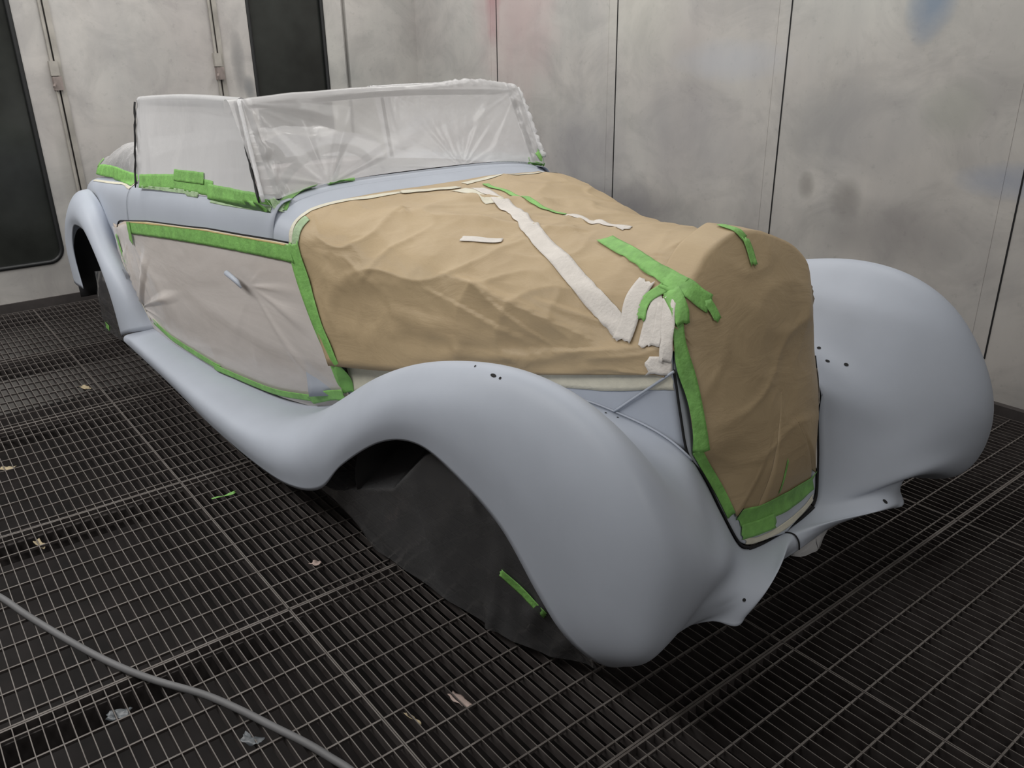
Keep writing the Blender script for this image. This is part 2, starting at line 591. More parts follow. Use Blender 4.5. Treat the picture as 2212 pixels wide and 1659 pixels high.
def grating_mesh():
    mb = MB()
    d = 0.028
    n = 33
    for k in range(1, n):
        y = k / n
        mb.box((0.004, y - 0.00125, -d), (0.996, y + 0.00125, 0))
    for k in range(10):
        x = 0.0385 + 0.1025 * k
        mb.box((x - 0.0026, 0.004, -0.009), (x + 0.0026, 0.996, -0.0008))
    mb.box((0.0008, 0.001, -d), (0.0065, 0.999, 0.0004))
    mb.box((0.9935, 0.001, -d), (0.9992, 0.999, 0.0004))
    mb.box((0.001, 0.0008, -d), (0.999, 0.0042, 0.0004))
    mb.box((0.001, 0.9958, -d), (0.999, 0.9992, 0.0004))
    me = bpy.data.meshes.new('grating_panel')
    me.from_pydata(mb.v, [], mb.f)
    me.materials.append(GRATE)
    return me


gm = grating_mesh()
for i in range(-5, 4):
    for j in range(-4, 4):
        x, y = -0.998 + i, 0.6965 + j
        if x < X_L + 0.02 - 1 or x > X_R - 0.2 or y > Y_B - 0.3:
            continue
        # leave out panels the camera can see nothing of
        c = Vector((x + 0.5, y + 0.5, -CAM_H))
        if c.dot(FW) < 0.2:
            continue
        px, py = c.dot(RT) / c.dot(FW), c.dot(UP) / c.dot(FW)
        if abs(px) > 1.5 or py < -1.3:
            continue
        o = bpy.data.objects.new('grating_panel', gm)
        COL.objects.link(o)
        o.parent = floor
        o.location = (x, y, random.uniform(-0.0012, 0.0))
bb = MB()
for i in range(-5, 5):
    x = -0.998 + i
    bb.box((x - 0.022, Y_F, -0.10), (x + 0.022, Y_B, -0.0285))
bb.build('support_beam', BEAM, floor)

# ------------------------------------------------------------------ the car
TH = math.radians(2.7)
CAR_O = Vector((-1.03, 1.78, 0.0))
car = empty('car', CAR_O, TH)
tag(car, 'vintage open roadster in grey blue primer standing masked on the floor grating', 'car')


def on_car(o):
    """masking lies in the car's coordinates but is its own thing"""
    o.location = CAR_O
    o.rotation_euler = (0, 0, TH)
    return o


# right front fender with running board and half of the front apron: rails from the body side outwards
FENDER = [
    [(-3.10, -.66, .290), (-3.12, -.70, .286), (-3.14, -.75, .277), (-3.17, -.785, .264), (-3.20, -.792, .245), (-3.22, -.79, .222)],
    [(-2.55, -.675, .288), (-2.55, -.715, .282), (-2.55, -.76, .272), (-2.55, -.80, .256), (-2.56, -.812, .228), (-2.57, -.80, .187)],
    [(-2.15, -.645, .288), (-2.13, -.69, .281), (-2.10, -.75, .270), (-2.08, -.812, .250), (-2.10, -.828, .205), (-2.10, -.81, .150)],
    [(-1.80, -.580, .305), (-1.76, -.65, .296), (-1.72, -.74, .286), (-1.70, -.812, .260), (-1.68, -.83, .205), (-1.66, -.815, .145)],
    [(-1.60, -.545, .345), (-1.51, -.61, .360), (-1.45, -.70, .375), (-1.40, -.785, .335), (-1.40, -.825, .26), (-1.40, -.815, .170)],
    [(-1.40, -.565, .430), (-1.27, -.62, .470), (-1.17, -.71, .540), (-1.14, -.785, .480), (-1.17, -.812, .36), (-1.22, -.80, .230)],
    [(-1.15, -.530, .525), (-1.03, -.605, .585), (-.96, -.71, .672), (-.95, -.785, .605), (-1.0, -.812, .49), (-1.06, -.80, .375)],
    [(-.90, -.480, .585), (-.785, -.575, .645), (-.74, -.71, .776), (-.745, -.788, .715), (-.78, -.813, .63), (-.83, -.797, .535)],
    [(-.66, -.425, .640), (-.56, -.545, .690), (-.53, -.71, .842), (-.54, -.79, .780), (-.58, -.814, .69), (-.64, -.797, .600)],
    [(-.47, -.390, .660), (-.375, -.525, .688), (-.33, -.71, .878), (-.345, -.79, .808), (-.40, -.814, .69), (-.47, -.797, .570)],
    [(-.33, -.364, .648), (-.235, -.50, .660), (-.15, -.705, .864), (-.165, -.788, .79), (-.225, -.811, .65), (-.32, -.792, .500)],
    [(-.225, -.347, .628), (-.115, -.475, .608), (.0, -.70, .788), (-.0, -.782, .710), (-.08, -.805, .555), (-.205, -.787, .385)],
    [(-.15, -.335, .594), (-.03, -.45, .535), (.112, -.69, .650), (.115, -.770, .560), (.03, -.796, .42), (-.135, -.776, .310)],
    [(-.131, -.290, .525), (.0, -.41, .452), (.165, -.66, .525), (.172, -.738, .430), (.11, -.767, .33), (-.07, -.747, .262)],
    [(-.097, -.244, .414), (.025, -.37, .390), (.152, -.60, .415), (.168, -.678, .350), (.12, -.71, .275), (-.035, -.695, .228)],
    [(-.07, -.200, .320), (.025, -.31, .330), (.115, -.48, .360), (.135, -.57, .325), (.105, -.625, .275), (.000, -.63, .236)],
    [(-.060, -.163, .292), (.000, -.26, .302), (.050, -.40, .325), (.057, -.48, .324), (.045, -.54, .308), (.010, -.585, .285)],
    [(-.058, -.105, .281), (-.005, -.19, .289), (.040, -.29, .299), (.060, -.36, .301), (.061, -.415, .294), (.046, -.468, .281)],
    [(-.057, -.060, .278), (.000, -.13, .286), (.045, -.22, .291), (.072, -.285, .289), (.085, -.345, .280), (.087, -.407, .262)],
    [(-.056, -.035, .277), (-.005, -.085, .290), (.030, -.14, .300), (.050, -.19, .295), (.058, -.245, .285), (.052, -.31, .267)],
    [(-.055, -.015, .276), (-.020, -.040, .287), (.002, -.07, .290), (.013, -.10, .283), (.016, -.13, .274), (.008, -.17, .260)],
    [(-.055, -.002, .275), (-.036, -.002, .283), (-.022, -.002, .283), (-.012, -.002, .275), (-.006, -.002, .264), (-.003, -.002, .246)],
]
NU, NV = 150, 46
import copy
FL = copy.deepcopy(FENDER)
for k_, ny in ((11, -.30), (12, -.282), (13, -.257), (14, -.226), (15, -.192)):
    FL[k_][0] = (FL[k_][0][0], ny, FL[k_][0][2])
gL = mirror(surf(FL, NU, NV, relax=14))
# the right nose is tucked in a little more than the left one
FENDER[12][2:5] = [(.10, -.69, .655), (.105, -.765, .575), (.03, -.79, .43)]
FENDER[13][1:6] = [(.0, -.41, .452), (.13, -.655, .55), (.135, -.73, .47), (.09, -.765, .365), (-.07, -.752, .263)]
FENDER[14][1:6] = [(.02, -.37, .40), (.115, -.61, .455), (.118, -.68, .41), (.07, -.72, .32), (-.025, -.71, .240)]
FENDER[15][1:6] = [(.0, -.31, .335), (.06, -.50, .378), (.07, -.585, .362), (.047, -.64, .308), (-.005, -.655, .248)]
gF = surf(FENDER, NU, NV, relax=14)


def fender_panel(g, name, flip):
    o = grid_obj(name, g, PRIMER, car, 0.004, flip, offset=-1)
    return o


fender_panel(gF, 'front_fender', True)
fender_panel(gL, 'front_fender', False)

# rear fenders
REAR = [
    [(-3.10, -.668, .285), (-3.12, -.72, .283), (-3.16, -.765, .275), (-3.23, -.782, .25), (-3.29, -.775, .223)],
    [(-3.245, -.668, .47), (-3.215, -.715, .475), (-3.225, -.76, .46), (-3.29, -.785, .435), (-3.35, -.772, .42)],
    [(-3.44, -.668, .61), (-3.40, -.715, .635), (-3.40, -.758, .625), (-3.415, -.782, .595), (-3.44, -.768, .56)],
    [(-3.58, -.665, .785), (-3.56, -.71, .805), (-3.55, -.755, .785), (-3.56, -.782, .735), (-3.58, -.767, .69)],
    [(-3.76, -.66, .868), (-3.745, -.705, .87), (-3.735, -.75, .835), (-3.715, -.778, .77), (-3.70, -.765, .715)],
    [(-3.96, -.645, .855), (-3.94, -.70, .845), (-3.905, -.75, .79), (-3.86, -.776, .735), (-3.82, -.765, .70)],
    [(-4.20, -.61, .775), (-4.16, -.685, .75), (-4.09, -.742, .68), (-4.0, -.772, .64), (-3.92, -.765, .60)],
    [(-4.38, -.585, .62), (-4.31, -.665, .60), (-4.18, -.738, .55), (-4.06, -.772, .52), (-3.945, -.765, .49)],
    [(-4.45, -.58, .40), (-4.36, -.66, .39), (-4.19, -.735, .36), (-4.05, -.77, .35), (-3.91, -.765, .345)],
]
gR = surf(REAR, 70, 26, relax=6)
grid_obj('rear_fender', gR, PRIMER, car, 0.004, True)
grid_obj('rear_fender', mirror(gR), PRIMER, car, 0.004, False)
for s in (1, -1):
    MB().tube([(p[0], s * (p[1] - 0.003), p[2]) for p in gR[4:50, 0]], 0.0035, 6).build('fender_piping', YELLOW, car, True)


# body sides
def lerp(x, xs, ys):
    return float(np.interp(x, xs, ys))


BX = [-4.5, -4.3, -3.9, -3.5, -3.1, -2.8, -2.3, -1.9, -1.62, -1.52]
BW = [.44, .57, .652, .672, .690, .703, .70, .675, .650, .640]
BT = [.80, .87, .925, .955, .985, 1.01, 1.045, 1.06, 1.072, 1.066]
BS = [.40, .32, .30, .29, .285, .285, .287, .305, .335, .345]
BYS = [.36, .50, .60, .64, .662, .672, .662, .61, .555, .55]


def side_profile(x, inset=0.0, top_in=0.09):
    w, zt, zs, ys = (lerp(x, BX, a) for a in (BW, BT, BS, BYS))
    w -= inset
    ys -= inset
    return [(zs, ys), (zs + .10, ys + .42 * (w - ys)), (zs + .25, ys + .80 * (w - ys)), (zs + .40, w - .004), (zt - .20, w), (zt - .10, w - .006),
            (zt - .045, w - .022), (zt - .012, w - .05), (zt, w - top_in)]


def side_grid(x0, x1, n, sgn, inset=0.0, top_in=0.09, nv=30):
    net = []
    for x in np.linspace(x0, x1, n):
        net.append([(x, sgn * y, z) for z, y in side_profile(x, inset, top_in)])
    return surf(net, 3 * n, nv)


for s in (-1, 1):
    grid_obj('body_tub', side_grid(-4.5, -1.73, 20, s, inset=0.012, top_in=0.10), DARK, car, 0.006, s > 0)
    grid_obj('rear_quarter', side_grid(-4.5, -3.128, 12, s), PRIMER, car, 0.003, s > 0)
    dg = side_grid(-3.120, -1.664, 14, s)
    grid_obj('door', dg, PRIMER, car, 0.003, s > 0)
# tail panel closing the back
net = []
for k, x in enumerate((-4.5, -4.56, -4.57)):
    pr = side_profile(-4.5)
    f = (1, 0.75, 0.0)[k]
    net.append([(x, -y * f, z) for z, y in pr])
tg = surf(net, 12, 20)
grid_obj('tail_panel', np.concatenate([tg, mirror(tg)[::-1][1:]]), PRIMER, car, 0.003, True)

# cowl: from the bonnet line to the windscreen foot
def sup(w, zs, zt, n, m=24, tmin=0.0):
    pts = []
    for k in range(m + 1):
        t = math.pi * k / m
        c, s_ = math.cos(t), math.sin(t)
        pts.append((-math.copysign(abs(c) ** (2 / n), c) * w, zs + (zt - zs) * abs(s_) ** (2 / n)))
    return pts


def cowl_row(x, w, zt, n, zs=.86):
    top = sup(w, zs, zt, n)
    pr = [(-y, z) for z, y in side_profile(x)[:4]]
    k = w / -pr[-1][0]
    left = [(y * k, z) for y, z in pr]
    right = [(-y, z) for y, z in left[::-1]]
    return [(x, y, z) for y, z in left + top + right]


cg = surf([cowl_row(-1.56, .640, 1.064, 4.4), cowl_row(-1.60, .645, 1.076, 4.4), cowl_row(-1.635, .648, 1.082, 4.4), cowl_row(-1.6615, .650, 1.087, 4.4)], 10, 110)
grid_obj('cowl', cg, PRIMER, car, 0.003, False)
# scuttle top between cowl and the windscreen foot
net = []
for x, w, zt in ((-1.662, .650, 1.087), (-1.69, .640, 1.093), (-1.75, .625, 1.098)):
    net.append([(x, y, z) for y, z in sup(w, .95 if x < -1.67 else .86, zt, 4.4)])
grid_obj('scuttle', surf(net, 8, 60)[::-1], PRIMER, car, 0.003, False)

# bonnet (under the paper) and its side panels

def gx(z):
    return -.066 - .301 * (z - .31)


HX = [-1.555, -1.2, -.85, -.5, -.21]
HW = [.640, .555, .465, .390, .330]
HT = [1.062, 1.03, 1.012, 1.028, 1.062]
HZ = [.90, .86, .83, .80, .78]
HN = [4.4, 3.2, 2.4, 1.9, 1.7]
HB = [.40, .50, .585, .655, .60]


def bonnet_row(x, out=0.0, zb=None, m=24):
    w, zt, zs, n, b = (lerp(x, HX, a) for a in (HW, HT, HZ, HN, HB))
    if zb is not None:
        b = zb
    top = sup(w + out, zs, zt + out, n, m)
    left = [(-w - out, b), (-w - out, b + .35 * (zs - b)), (-w - out, b + .7 * (zs - b))]
    right = [(-y, z) for y, z in left[::-1]]
    k = max(0.0, min(1.0, (x + .95) / .74))
    fr_ = 1 - .14 * k
    return [(x + k * (gx(z) - gx(.78)), y * (fr_ if y > 0 else 1), z) for y, z in left + top + right]


bg = surf([bonnet_row(x) for x in np.linspace(-1.556, -.21, 14)], 50, 120)
grid_obj('bonnet', bg, PRIMER, car, 0.003, False)

# grille shell: flat-fronted shield that narrows to the foot
GZ = [.275, .295, .32, .414, .525, .594, .69, .80, .87, .946, 1.0, 1.04, 1.067]
GW = [.020, .160, .196, .241, .287, .332, .334, .328, .30, .245, .185, .12, .02]
GWR = [.020, .160, .190, .222, .252, .274, .284, .300, .305, .285, .225, .135, .02]


def grille_net(out, bulge, zs, shrink=0.0, n=15):
    net = []
    for z in zs:
        w = max(0.004, lerp(z, GZ, GW) - shrink)
        wr = max(0.004, lerp(z, GZ, GWR) - shrink)
        net.append([(gx(z) + out + bulge * (1 - (t * t)), t * (w if t < 0 else wr), z) for t in np.linspace(-1, 1, n)])
    return net


gs = surf(grille_net(-.004, .012, [.279, .29, .305, .33, .37, .414, .47, .525, .56, .594, .64, .69, .745, .80, .84, .87, .91, .946, .975, 1.0, 1.015, 1.03, 1.045], shrink=0.008), 90, 40)
grid_obj('grille_shell', gs, PRIMER_DUST, car, 0.004, True)
# dark recess behind the gap around the grille
ring = []
for z in GZ[1:8]:
    ring.append((gx(z) + .001, -lerp(z, GZ, GW) + 0.002, z))
MB().tube([tuple(p) for p in cr(ring, 40)] , 0.0036, 6).build('grille_gap', BLACK, car, True)
ring = [(gx(z) - .004, lerp(z, GZ, GWR), z) for z in GZ[1:7]]
MB().tube([tuple(p) for p in cr(ring, 40)], 0.005, 6).build('grille_gap', BLACK, car, True)
MB().tube([tuple(p) for p in cr([(-.06, -.16, .290), (-.058, -.08, .278), (-.057, 0, .272), (-.058, .08, .278), (-.06, .16, .290)], 24)], 0.005, 6).build('grille_gap', BLACK, car, True)
MB().tube([tuple(p + np.array((0.0, .002, 0.0005))) for p in gF[-1, 2:]], 0.0028, 6).build('apron_seam', BLACK, car, True)

# raised bead where the fender meets the bonnet side, and the crease running up to the grille
for gg_ in (gF, gL):
    MB().tube([tuple(gg_[i, 0] + np.array((.0, 0, .002))) for i in range(52, 88)], 0.0030, 8).build('fender_bead', PRIMER, car, True)
for s in (1,):
    MB().tube([(x, s * y, z) for x, y, z in cr([(-.36, -.372, .655), (-.285, -.356, .725), (-.205, -.337, .80)], 14)], 0.0034, 8).build('side_crease', PRIMER, car, True)

# drilled holes of the lamp and bumper brackets
FB = {}
for o_ in list(bpy.data.objects):
    if o_.name.startswith('front_fender'):
        FB[o_.name] = o_


def hole(p, rx, ry):
    best = None
    for o_ in FB.values():
        tr = BVHTree.FromPolygons([v.co.copy() for v in o_.data.vertices], [tuple(q.vertices) for q in o_.data.polygons])
        h = tr.find_nearest(Vector(p))
        if best is None or h[3] < best[3]:
            best = h
    loc, n_ = best[0], best[1]
    c0 = Vector((-1, 0, .2)) if False else None
    toward = Vector((.9, -1.8, 1.5)) - loc
    if n_.dot(toward) < 0:
        n_ = -n_
    u_ = Vector((1, 0, 0)) - n_ * n_.x
    u_.normalize()
    w_ = n_.cross(u_)
    vs = [loc + n_ * .0012 + u_ * rx * math.cos(a) + w_ * ry * math.sin(a) for a in np.linspace(0, 2 * math.pi, 17)[:-1]]
    obj('bracket_hole', vs, [tuple(range(16))], BLACK, car, False)


for p_, rx_, ry_ in (((-.375, -.757, .854), .010, .0042), ((-.350, -.758, .855), .0035, .0035), ((-.457, -.744, .85), .003, .003), ((-.368, -.395, .654), .0028, .0028), ((-.336, -.385, .649), .0028, .0028),
                     ((-.267, .46, .649), .006, .006), ((-.216, .426, .628), .007, .006), ((-.169, .453, .622), .007, .006), ((.073, .331, .309), .008, .006), ((.073, -.361, .308), .004, .006)):
    hole(p_, rx_, ry_)


# underbody: plain boxes added to shade and block light below the body
ub = MB()
ub.box((-4.3, -.50, .20), (-.9, .50, .36))
ub.box((-1.6, -.33, .34), (-.33, .33, .72))
ub.box((-4.2, -.58, .36), (-1.75, .58, .44))
ub.build('underbody', DARK, car)
for s in (1, -1):
    wa = []
    for k in range(25):
        a = math.radians(-8 + 196 * k / 24)
        wa.append([(-.62 + .47 * math.cos(a), s * y, .30 + .27 * math.sin(a)) for y in (.40, .56, .74)])
    grid_obj('wheel_house', np.array(wa), DARK, car, 0.004)
    wa = []
    for k in range(25):
        a = math.radians(-8 + 196 * k / 24)
        wa.append([(-3.72 + .42 * math.cos(a), s * y, .30 + .40 * math.sin(a)) for y in (.48, .60, .74)])
    grid_obj('wheel_house', np.array(wa), DARK, car, 0.004)

# windscreen frame, steering wheel, seat, dashboard
WS = [(-1.712, -.590, 1.068), (-1.875, -.590, 1.356), (-1.892, 0, 1.374), (-1.875, .590, 1.356), (-1.712, .590, 1.068)]
fr = [WS[0], WS[1]] + [tuple(p) for p in cr(WS[1:4], 13)[1:-1]] + [WS[3], WS[4]]
MB().tube(fr, 0.011, 8).build('windscreen_frame', DARK, car, True)
for s in (-1, 1):
    y = s * .645
    MB().tube([(-2.90, y - s * .01, .98), (-2.915, s * .60, 1.335), (-1.90, s * .607, 1.362)], 0.010, 8).build('window_frame', DARK, car, True)
sw = MB()
cx, cy, cz, R = -2.08, -.215, 1.0, .215
ax = Vector((.86, 0, -.50)).normalized()
u = Vector((0, 1, 0)); w = ax.cross(u).normalized()
cc = Vector((cx, cy, cz))
circ = [cc + (u * math.cos(a) + w * math.sin(a)) * R for a in np.linspace(0, 2 * math.pi, 49)[:-1]]
sw.tube(circ, 0.017, 10, closed=True)
for a in (math.radians(80), math.radians(200), math.radians(320)):
    sw.tube([cc + (u * math.cos(a) + w * math.sin(a)) * R, cc + ax * .03], 0.009, 8)
sw.tube([cc - ax * .02, cc + ax * .30], 0.02, 8)
sw.build('steering_wheel', BAKELITE, car, True)
MB().box((-1.86, -.58, .80), (-1.80, .58, 1.02)).build('dashboard', LEATHER, car)
sb = MB()
sb.box((-3.0, -.56, .44), (-2.4, .56, .62))
sb.build('seat_cushion', LEATHER, car)
MB().box((-3.10, -.56, .60), (-2.95, .56, 1.0)).build('seat_back', LEATHER, car)
MB().box((-4.35, -.40, .70), (-3.10, .40, .84)).build('rear_deck', PRIMER, car)

# beige lower door and side panels that show through the film and the masking
def groove(x):
    return lerp(x, [-3.35, -3.2, -2.8, -2.15, -1.65, -1.4], [.76, .800, .855, .915, .942, .95])


def lower_grid(x0, x1, n, out, zlo=None, zhi=None, sgn=-1, nv=26):
    """grid that follows the body side between the sill and the groove line"""
    rows = []
    for x in np.linspace(x0, x1, n):
        pr = np.array(side_profile(x))
        f = cr(pr, 120)
        z0 = pr[0, 0] if zlo is None else zlo(x)
        z1 = groove(x) if zhi is None else zhi(x)
        zz = np.linspace(z0, z1, nv)
        yy = np.interp(zz, f[:, 0], f[:, 1])
        rows.append([(x, sgn * (y + out), z) for y, z in zip(yy, zz)])
    g = np.array(rows)
    k = np.clip((g[:, :, 0] + 2.2) / .65, 0, 1)
    g[:, :, 0] += k * .20 * np.clip((.95 - g[:, :, 2]) / .40, 0, 1)
    return g


for s_ in (-1, 1):
    grid_obj('lower_side_panel', lower_grid(-3.42, -1.545, 60, 0.0035, sgn=s_), CREAM, car, 0.002, s_ > 0)['label'] = 'beige lower door and side panel'
gr = MB()
gr.tube([(x, -(float(np.interp(groove(x), *zip(*side_profile(x))) ) + .001), groove(x) + .002) for x in np.linspace(-3.2, -1.57, 40)], 0.0035, 6)
gr.tube([tuple(p) for p in cr([(-3.2, -.686, .802), (-3.30, -.683, .785), (-3.36, -.681, .74), (-3.39, -.679, .70)], 14)], 0.0035, 6)
gr.build('coachline_groove', BLACK, car, True)

# ------------------------------------------------------------------ masking paper
def ridged(p, sc):
    return 1.0 - abs(noise.noise(Vector(p) * sc)) * 2.2


def crumple(x, y, z, amp=1.0):
    """height of paper creases at a point, metres"""
    a = ridged((x * .8 + z * 1.1 + 3.1, y * .7 + z * .4, z * 1.3 - x * .7), 3.1)
    b = ridged((x * 1.0 - z * 1.6 + 9.0, y * 1.1, z * .8 + x * .9), 4.3)
    c = noise.noise(Vector((x * 2.2 + 5, y * 2.2, z * 2.2)))
    d = ridged((x * 1.4 + z * .9, y * 1.5 + 7, z * 1.9), 9.0)
    v1 = noise.noise(Vector((x * .8 + z * .9 + 2, y * .8, z * 1.1 - x * .6)) * 4.2, noise_basis='VORONOI_F1')
    v2 = noise.noise(Vector((x * 1.1 + 6, y + z * .3, z * 1.1 + x * .4)) * 9.5, noise_basis='VORONOI_F1')
    return amp * (0.0075 * v1 + 0.0032 * v2 + 0.0055 * max(0, a) ** 4 + 0.0045 * max(0, b) ** 4 + 0.006 * c + 0.0010 * max(0, d) ** 3)


def folds(p, lines):
    """sharp straight creases: (a, b, height, width)"""
    h = 0.0
    p = Vector(p)
    for a, b, hh, w in lines:
        a, b = Vector(a), Vector(b)
        t = max(0.0, min(1.0, (p - a).dot(b - a) / (b - a).length_squared))
        d = (p - (a + (b - a) * t)).length
        fade = math.sin(math.pi * min(1, max(0, t * .9 + .05))) ** .5
        sd = ((p - a).cross(b - a)).y
        h += hh * 1.9 * fade * math.exp(-(d / (w * (.45 if sd > 0 else 1.25))) ** 1.25)
    return h


# bonnet sheet
def zbot(x):
    return lerp(x, [-1.548, -1.3, -1.04, -.63, -.21], [.572, .598, .636, .707, .79])


rows = []
for x in np.linspace(-1.548, -.225, 26):
    r = np.array(bonnet_row(x, out=.010, zb=zbot(x), m=40))
    rows.append(r)
pg = surf(rows, 170, 190)
# the rear edge slants forward towards its foot
for i in range(pg.shape[0]):
    k = 1 - i / (pg.shape[0] - 1)
    pg[i, :, 0] += k * .19 * np.clip((.95 - pg[i, :, 2]) / .40, 0, 1)
pn = normals(pg)
if pn[80, 95, 2] < 0:
    pn = -pn
FOLDS = [((-1.35, -.35, 1.06), (-.95, -.47, .88), .013, .016), ((-.95, -.47, .88), (-.62, -.42, .80), .010, .016),
         ((-1.52, -.60, .75), (-1.25, -.58, .60), .010, .02), ((-1.5, -.62, .86), (-1.44, -.60, .60), .009, .016),
         ((-1.3, -.58, .80), (-.85, -.46, .80), .011, .02), ((-1.1, -.53, .68), (-.6, -.41, .76), .012, .022),
         ((-.9, -.46, .92), (-.45, -.37, .84), .010, .018), ((-1.2, -.3, 1.04), (-.7, -.1, 1.02), .010, .02),
         ((-.55, -.15, 1.03), (-.32, -.22, .97), .010, .014), ((-.5, -.05, 1.03), (-.3, -.17, 1.0), .010, .012),
         ((-1.05, -.36, .95), (-.9, -.44, .86), .012, .02), ((-1.4, -.2, 1.06), (-1.1, .1, 1.04), .010, .02),
         ((-1.45, .1, 1.06), (-1.2, .35, 1.0), .011, .018), ((-1.0, -.1, 1.02), (-.6, .1, 1.02), .010, .02),
         ((-1.4, -.6, .56), (-.9, -.49, .70), .009, .02), ((-.75, -.44, .74), (-.3, -.345, .84), .010, .02),
         ((-1.0, -.505, .80), (-.93, -.485, .77), .010, .010), ((-.93, -.485, .77), (-.98, -.5, .72), .010, .010),
         ((-.50, -.20, 1.0), (-.30, -.10, 1.03), .009, .010), ((-.46, -.22, .99), (-.27, -.16, 1.0), .009, .009), ((-.40, -.10, 1.03), (-.26, -.15, 1.01), .007, .008),
         ((-1.38, -.58, .95), (-1.30, -.58, .62), .010, .018), ((-1.22, -.55, .90), (-1.16, -.54, .62), .007, .018), ((-1.5, -.5, 1.05), (-1.2, -.53, .90), .008, .018),
         ((-.85, -.45, .92), (-.55, -.40, .80), .009, .014), ((-.62, -.40, .90), (-.40, -.35, .88), .007, .012), ((-1.05, .1, 1.02), (-.75, .25, .98), .010, .016), ((-1.28, -.56, .93), (-1.1, -.51, .84), .012, .016), ((-1.12, -.50, .90), (-.80, -.44, .76), .010, .014)]
for i in range(pg.shape[0]):
    ex = min(1, i / 10, (pg.shape[0] - 1 - i) / 6)
    for j in range(pg.shape[1]):
        x, y, z = pg[i, j]
        h = crumple(x, y, z, 1.25) + folds((x, y, z), FOLDS)
        ej = min(1, (j + 1) / 5)
        pg[i, j] += pn[i, j] * (h * (.35 + .65 * ex) * ej + .002)
        # the sheet sags a little between cowl and grille
bonnet_paper = on_car(grid_obj('bonnet_masking_paper', pg, PAPER, None, 0.0006, False))
tag(bonnet_paper, 'large crumpled brown kraft paper sheet wrapped over the bonnet', 'masking paper')

# grille sheet, folded back around the top and shoulders
NT, NR = 150, 60
ol = [(-w, z) for z, w in zip(GZ[1:], GW[1:])]
ol = ol + [(w, z) for z, w in list(zip(GZ[1:], GWR[1:]))[::-1]]
ol = np.array(ol)
olc = cr(np.c_[np.vstack([ol, ol[:1]]), np.zeros(len(ol) + 1)], NT)[:, :2]
cz = .68
rows = []
for k in range(NT):
    oy, oz = olc[k]
    col = []
    up = min(1, max(0, (oz - .84) / .10))
    up = up * up * (3 - 2 * up)
    low = min(1, max(0, (.62 - oz) / .2))
    side = 1 if oy > 0 else 0
    inset = .915 - .02 * low if oy < 0 else .93 - .03 * low
    if oz < .35:
        inset = .80
    for q in range(NR):
        t = q / (NR - 1)
        r1 = inset if up <= 0 else 1.0
        wrap = up * .075
        total = 1 + up * .28
        rr = t * total
        if rr <= 1:
            f = rr * (inset * (1 - up) + 1.03 * up)
            y, z = oy * f, cz + (oz - cz) * f
            x = gx(z) + .008 + .058 * (1 - min(1, rr) ** 3.5)
        else:
            s2 = (rr - 1) / .28
            y, z = oy * 1.035, cz + (oz - cz) * 1.03
            x = gx(z) + .004 - s2 * .09
        col.append((x, y, z))
    rows.append(col)
qg = np.array(rows)
qn = normals(qg)
if qn[NT // 2, 20, 0] < 0:
    qn = -qn
GF = [((-.02, -.20, .90), (-.03, -.16, .80), .012, .014), ((-.02, -.10, .88), (.02, -.02, .60), .006, .03), ((.0, -.24, .80), (.04, -.21, .50), .008, .02),
      ((-.05, .20, .92), (-.02, .26, .84), .013, .018), ((-.02, .24, .86), (.0, .20, .70), .008, .03), ((-.1, -.02, 1.02), (-.03, .06, .88), .008, .03),
      ((.03, -.16, .58), (.03, -.12, .54), .010, .012), ((.04, -.12, .46), (.05, -.10, .36), .010, .014), ((.04, -.05, .48), (.05, -.02, .38), .009, .018),
      ((.04, .06, .50), (.05, .10, .38), .009, .02), ((.02, -.2, .62), (.05, -.15, .40), .008, .016), ((.03, .12, .46), (.05, .16, .38), .008, .012)]
for k in range(NT):
    for q in range(NR):
        x, y, z = qg[k, q]
        h = crumple(x * .5 + 4, y * .8, z * .7, .8) + folds((x, y, z), GF)
        qg[k, q] += qn[k, q] * h * min(1, q / 4)
grille_paper = on_car(grid_obj('grille_masking_paper', qg, PAPER, None, 0.0006, False))
tag(grille_paper, 'brown kraft paper sheet taped over the upright radiator grille', 'masking paper')

# ------------------------------------------------------------------ plastic film
# beige door panel film
dg = lower_grid(-3.42, -1.55, 200, 0.010, zlo=lambda x: side_profile(x)[0][0] + .006, zhi=lambda x: groove(x) - .012, nv=110)
P1 = np.array((-3.19, 0, .38)); P2 = np.array((-1.84, 0, .755)); P3 = np.array((-3.15, 0, .74))
for i in range(dg.shape[0]):
    for j in range(dg.shape[1]):
        x, y, z = dg[i, j]
        h = 0.0
        for (p, n_, amp, rr, ph) in ((P1, 19, .017, .80, .4), (P2, 11, .009, .50, 1.0), (P3, 10, .009, .50, 0.2)):
            dx, dz = x - p[0], z - p[2]
            r = math.hypot(dx, dz) + 1e-4
            an = math.atan2(dz, dx)
            wv = noise.noise(Vector((an * n_ / 6.28 * 2.2, ph, r * 1.2)))
            h += amp * max(0, wv * 1.6) ** 1.6 * math.exp(-((r / rr) ** 2)) * min(1, r / .06)
        h += .003 * noise.noise(Vector((x * 4, z * 9, 1.0)))
        ed = min(1, i / 14, (dg.shape[0] - 1 - i) / 14, j / 12, max(0, dg.shape[1] - 16 - j) / 20)
        dg[i, j, 1] -= max(0, h) * ed + .001
door_film = on_car(grid_obj('door_masking_film', dg, FILM_DOOR, None, 0, False))
tag(door_film, 'milky plastic film with radiating folds taped over the beige lower door', 'plastic film')
# what shows through a tear in that film
tear = MB()
tear.tube([(-1.935, -.722, .792), (-1.85, -.722, .776), (-1.825, -.720, .758)], [.010, .009, .003], 8)
tear.build('door_handle', PRIMER, car, True)


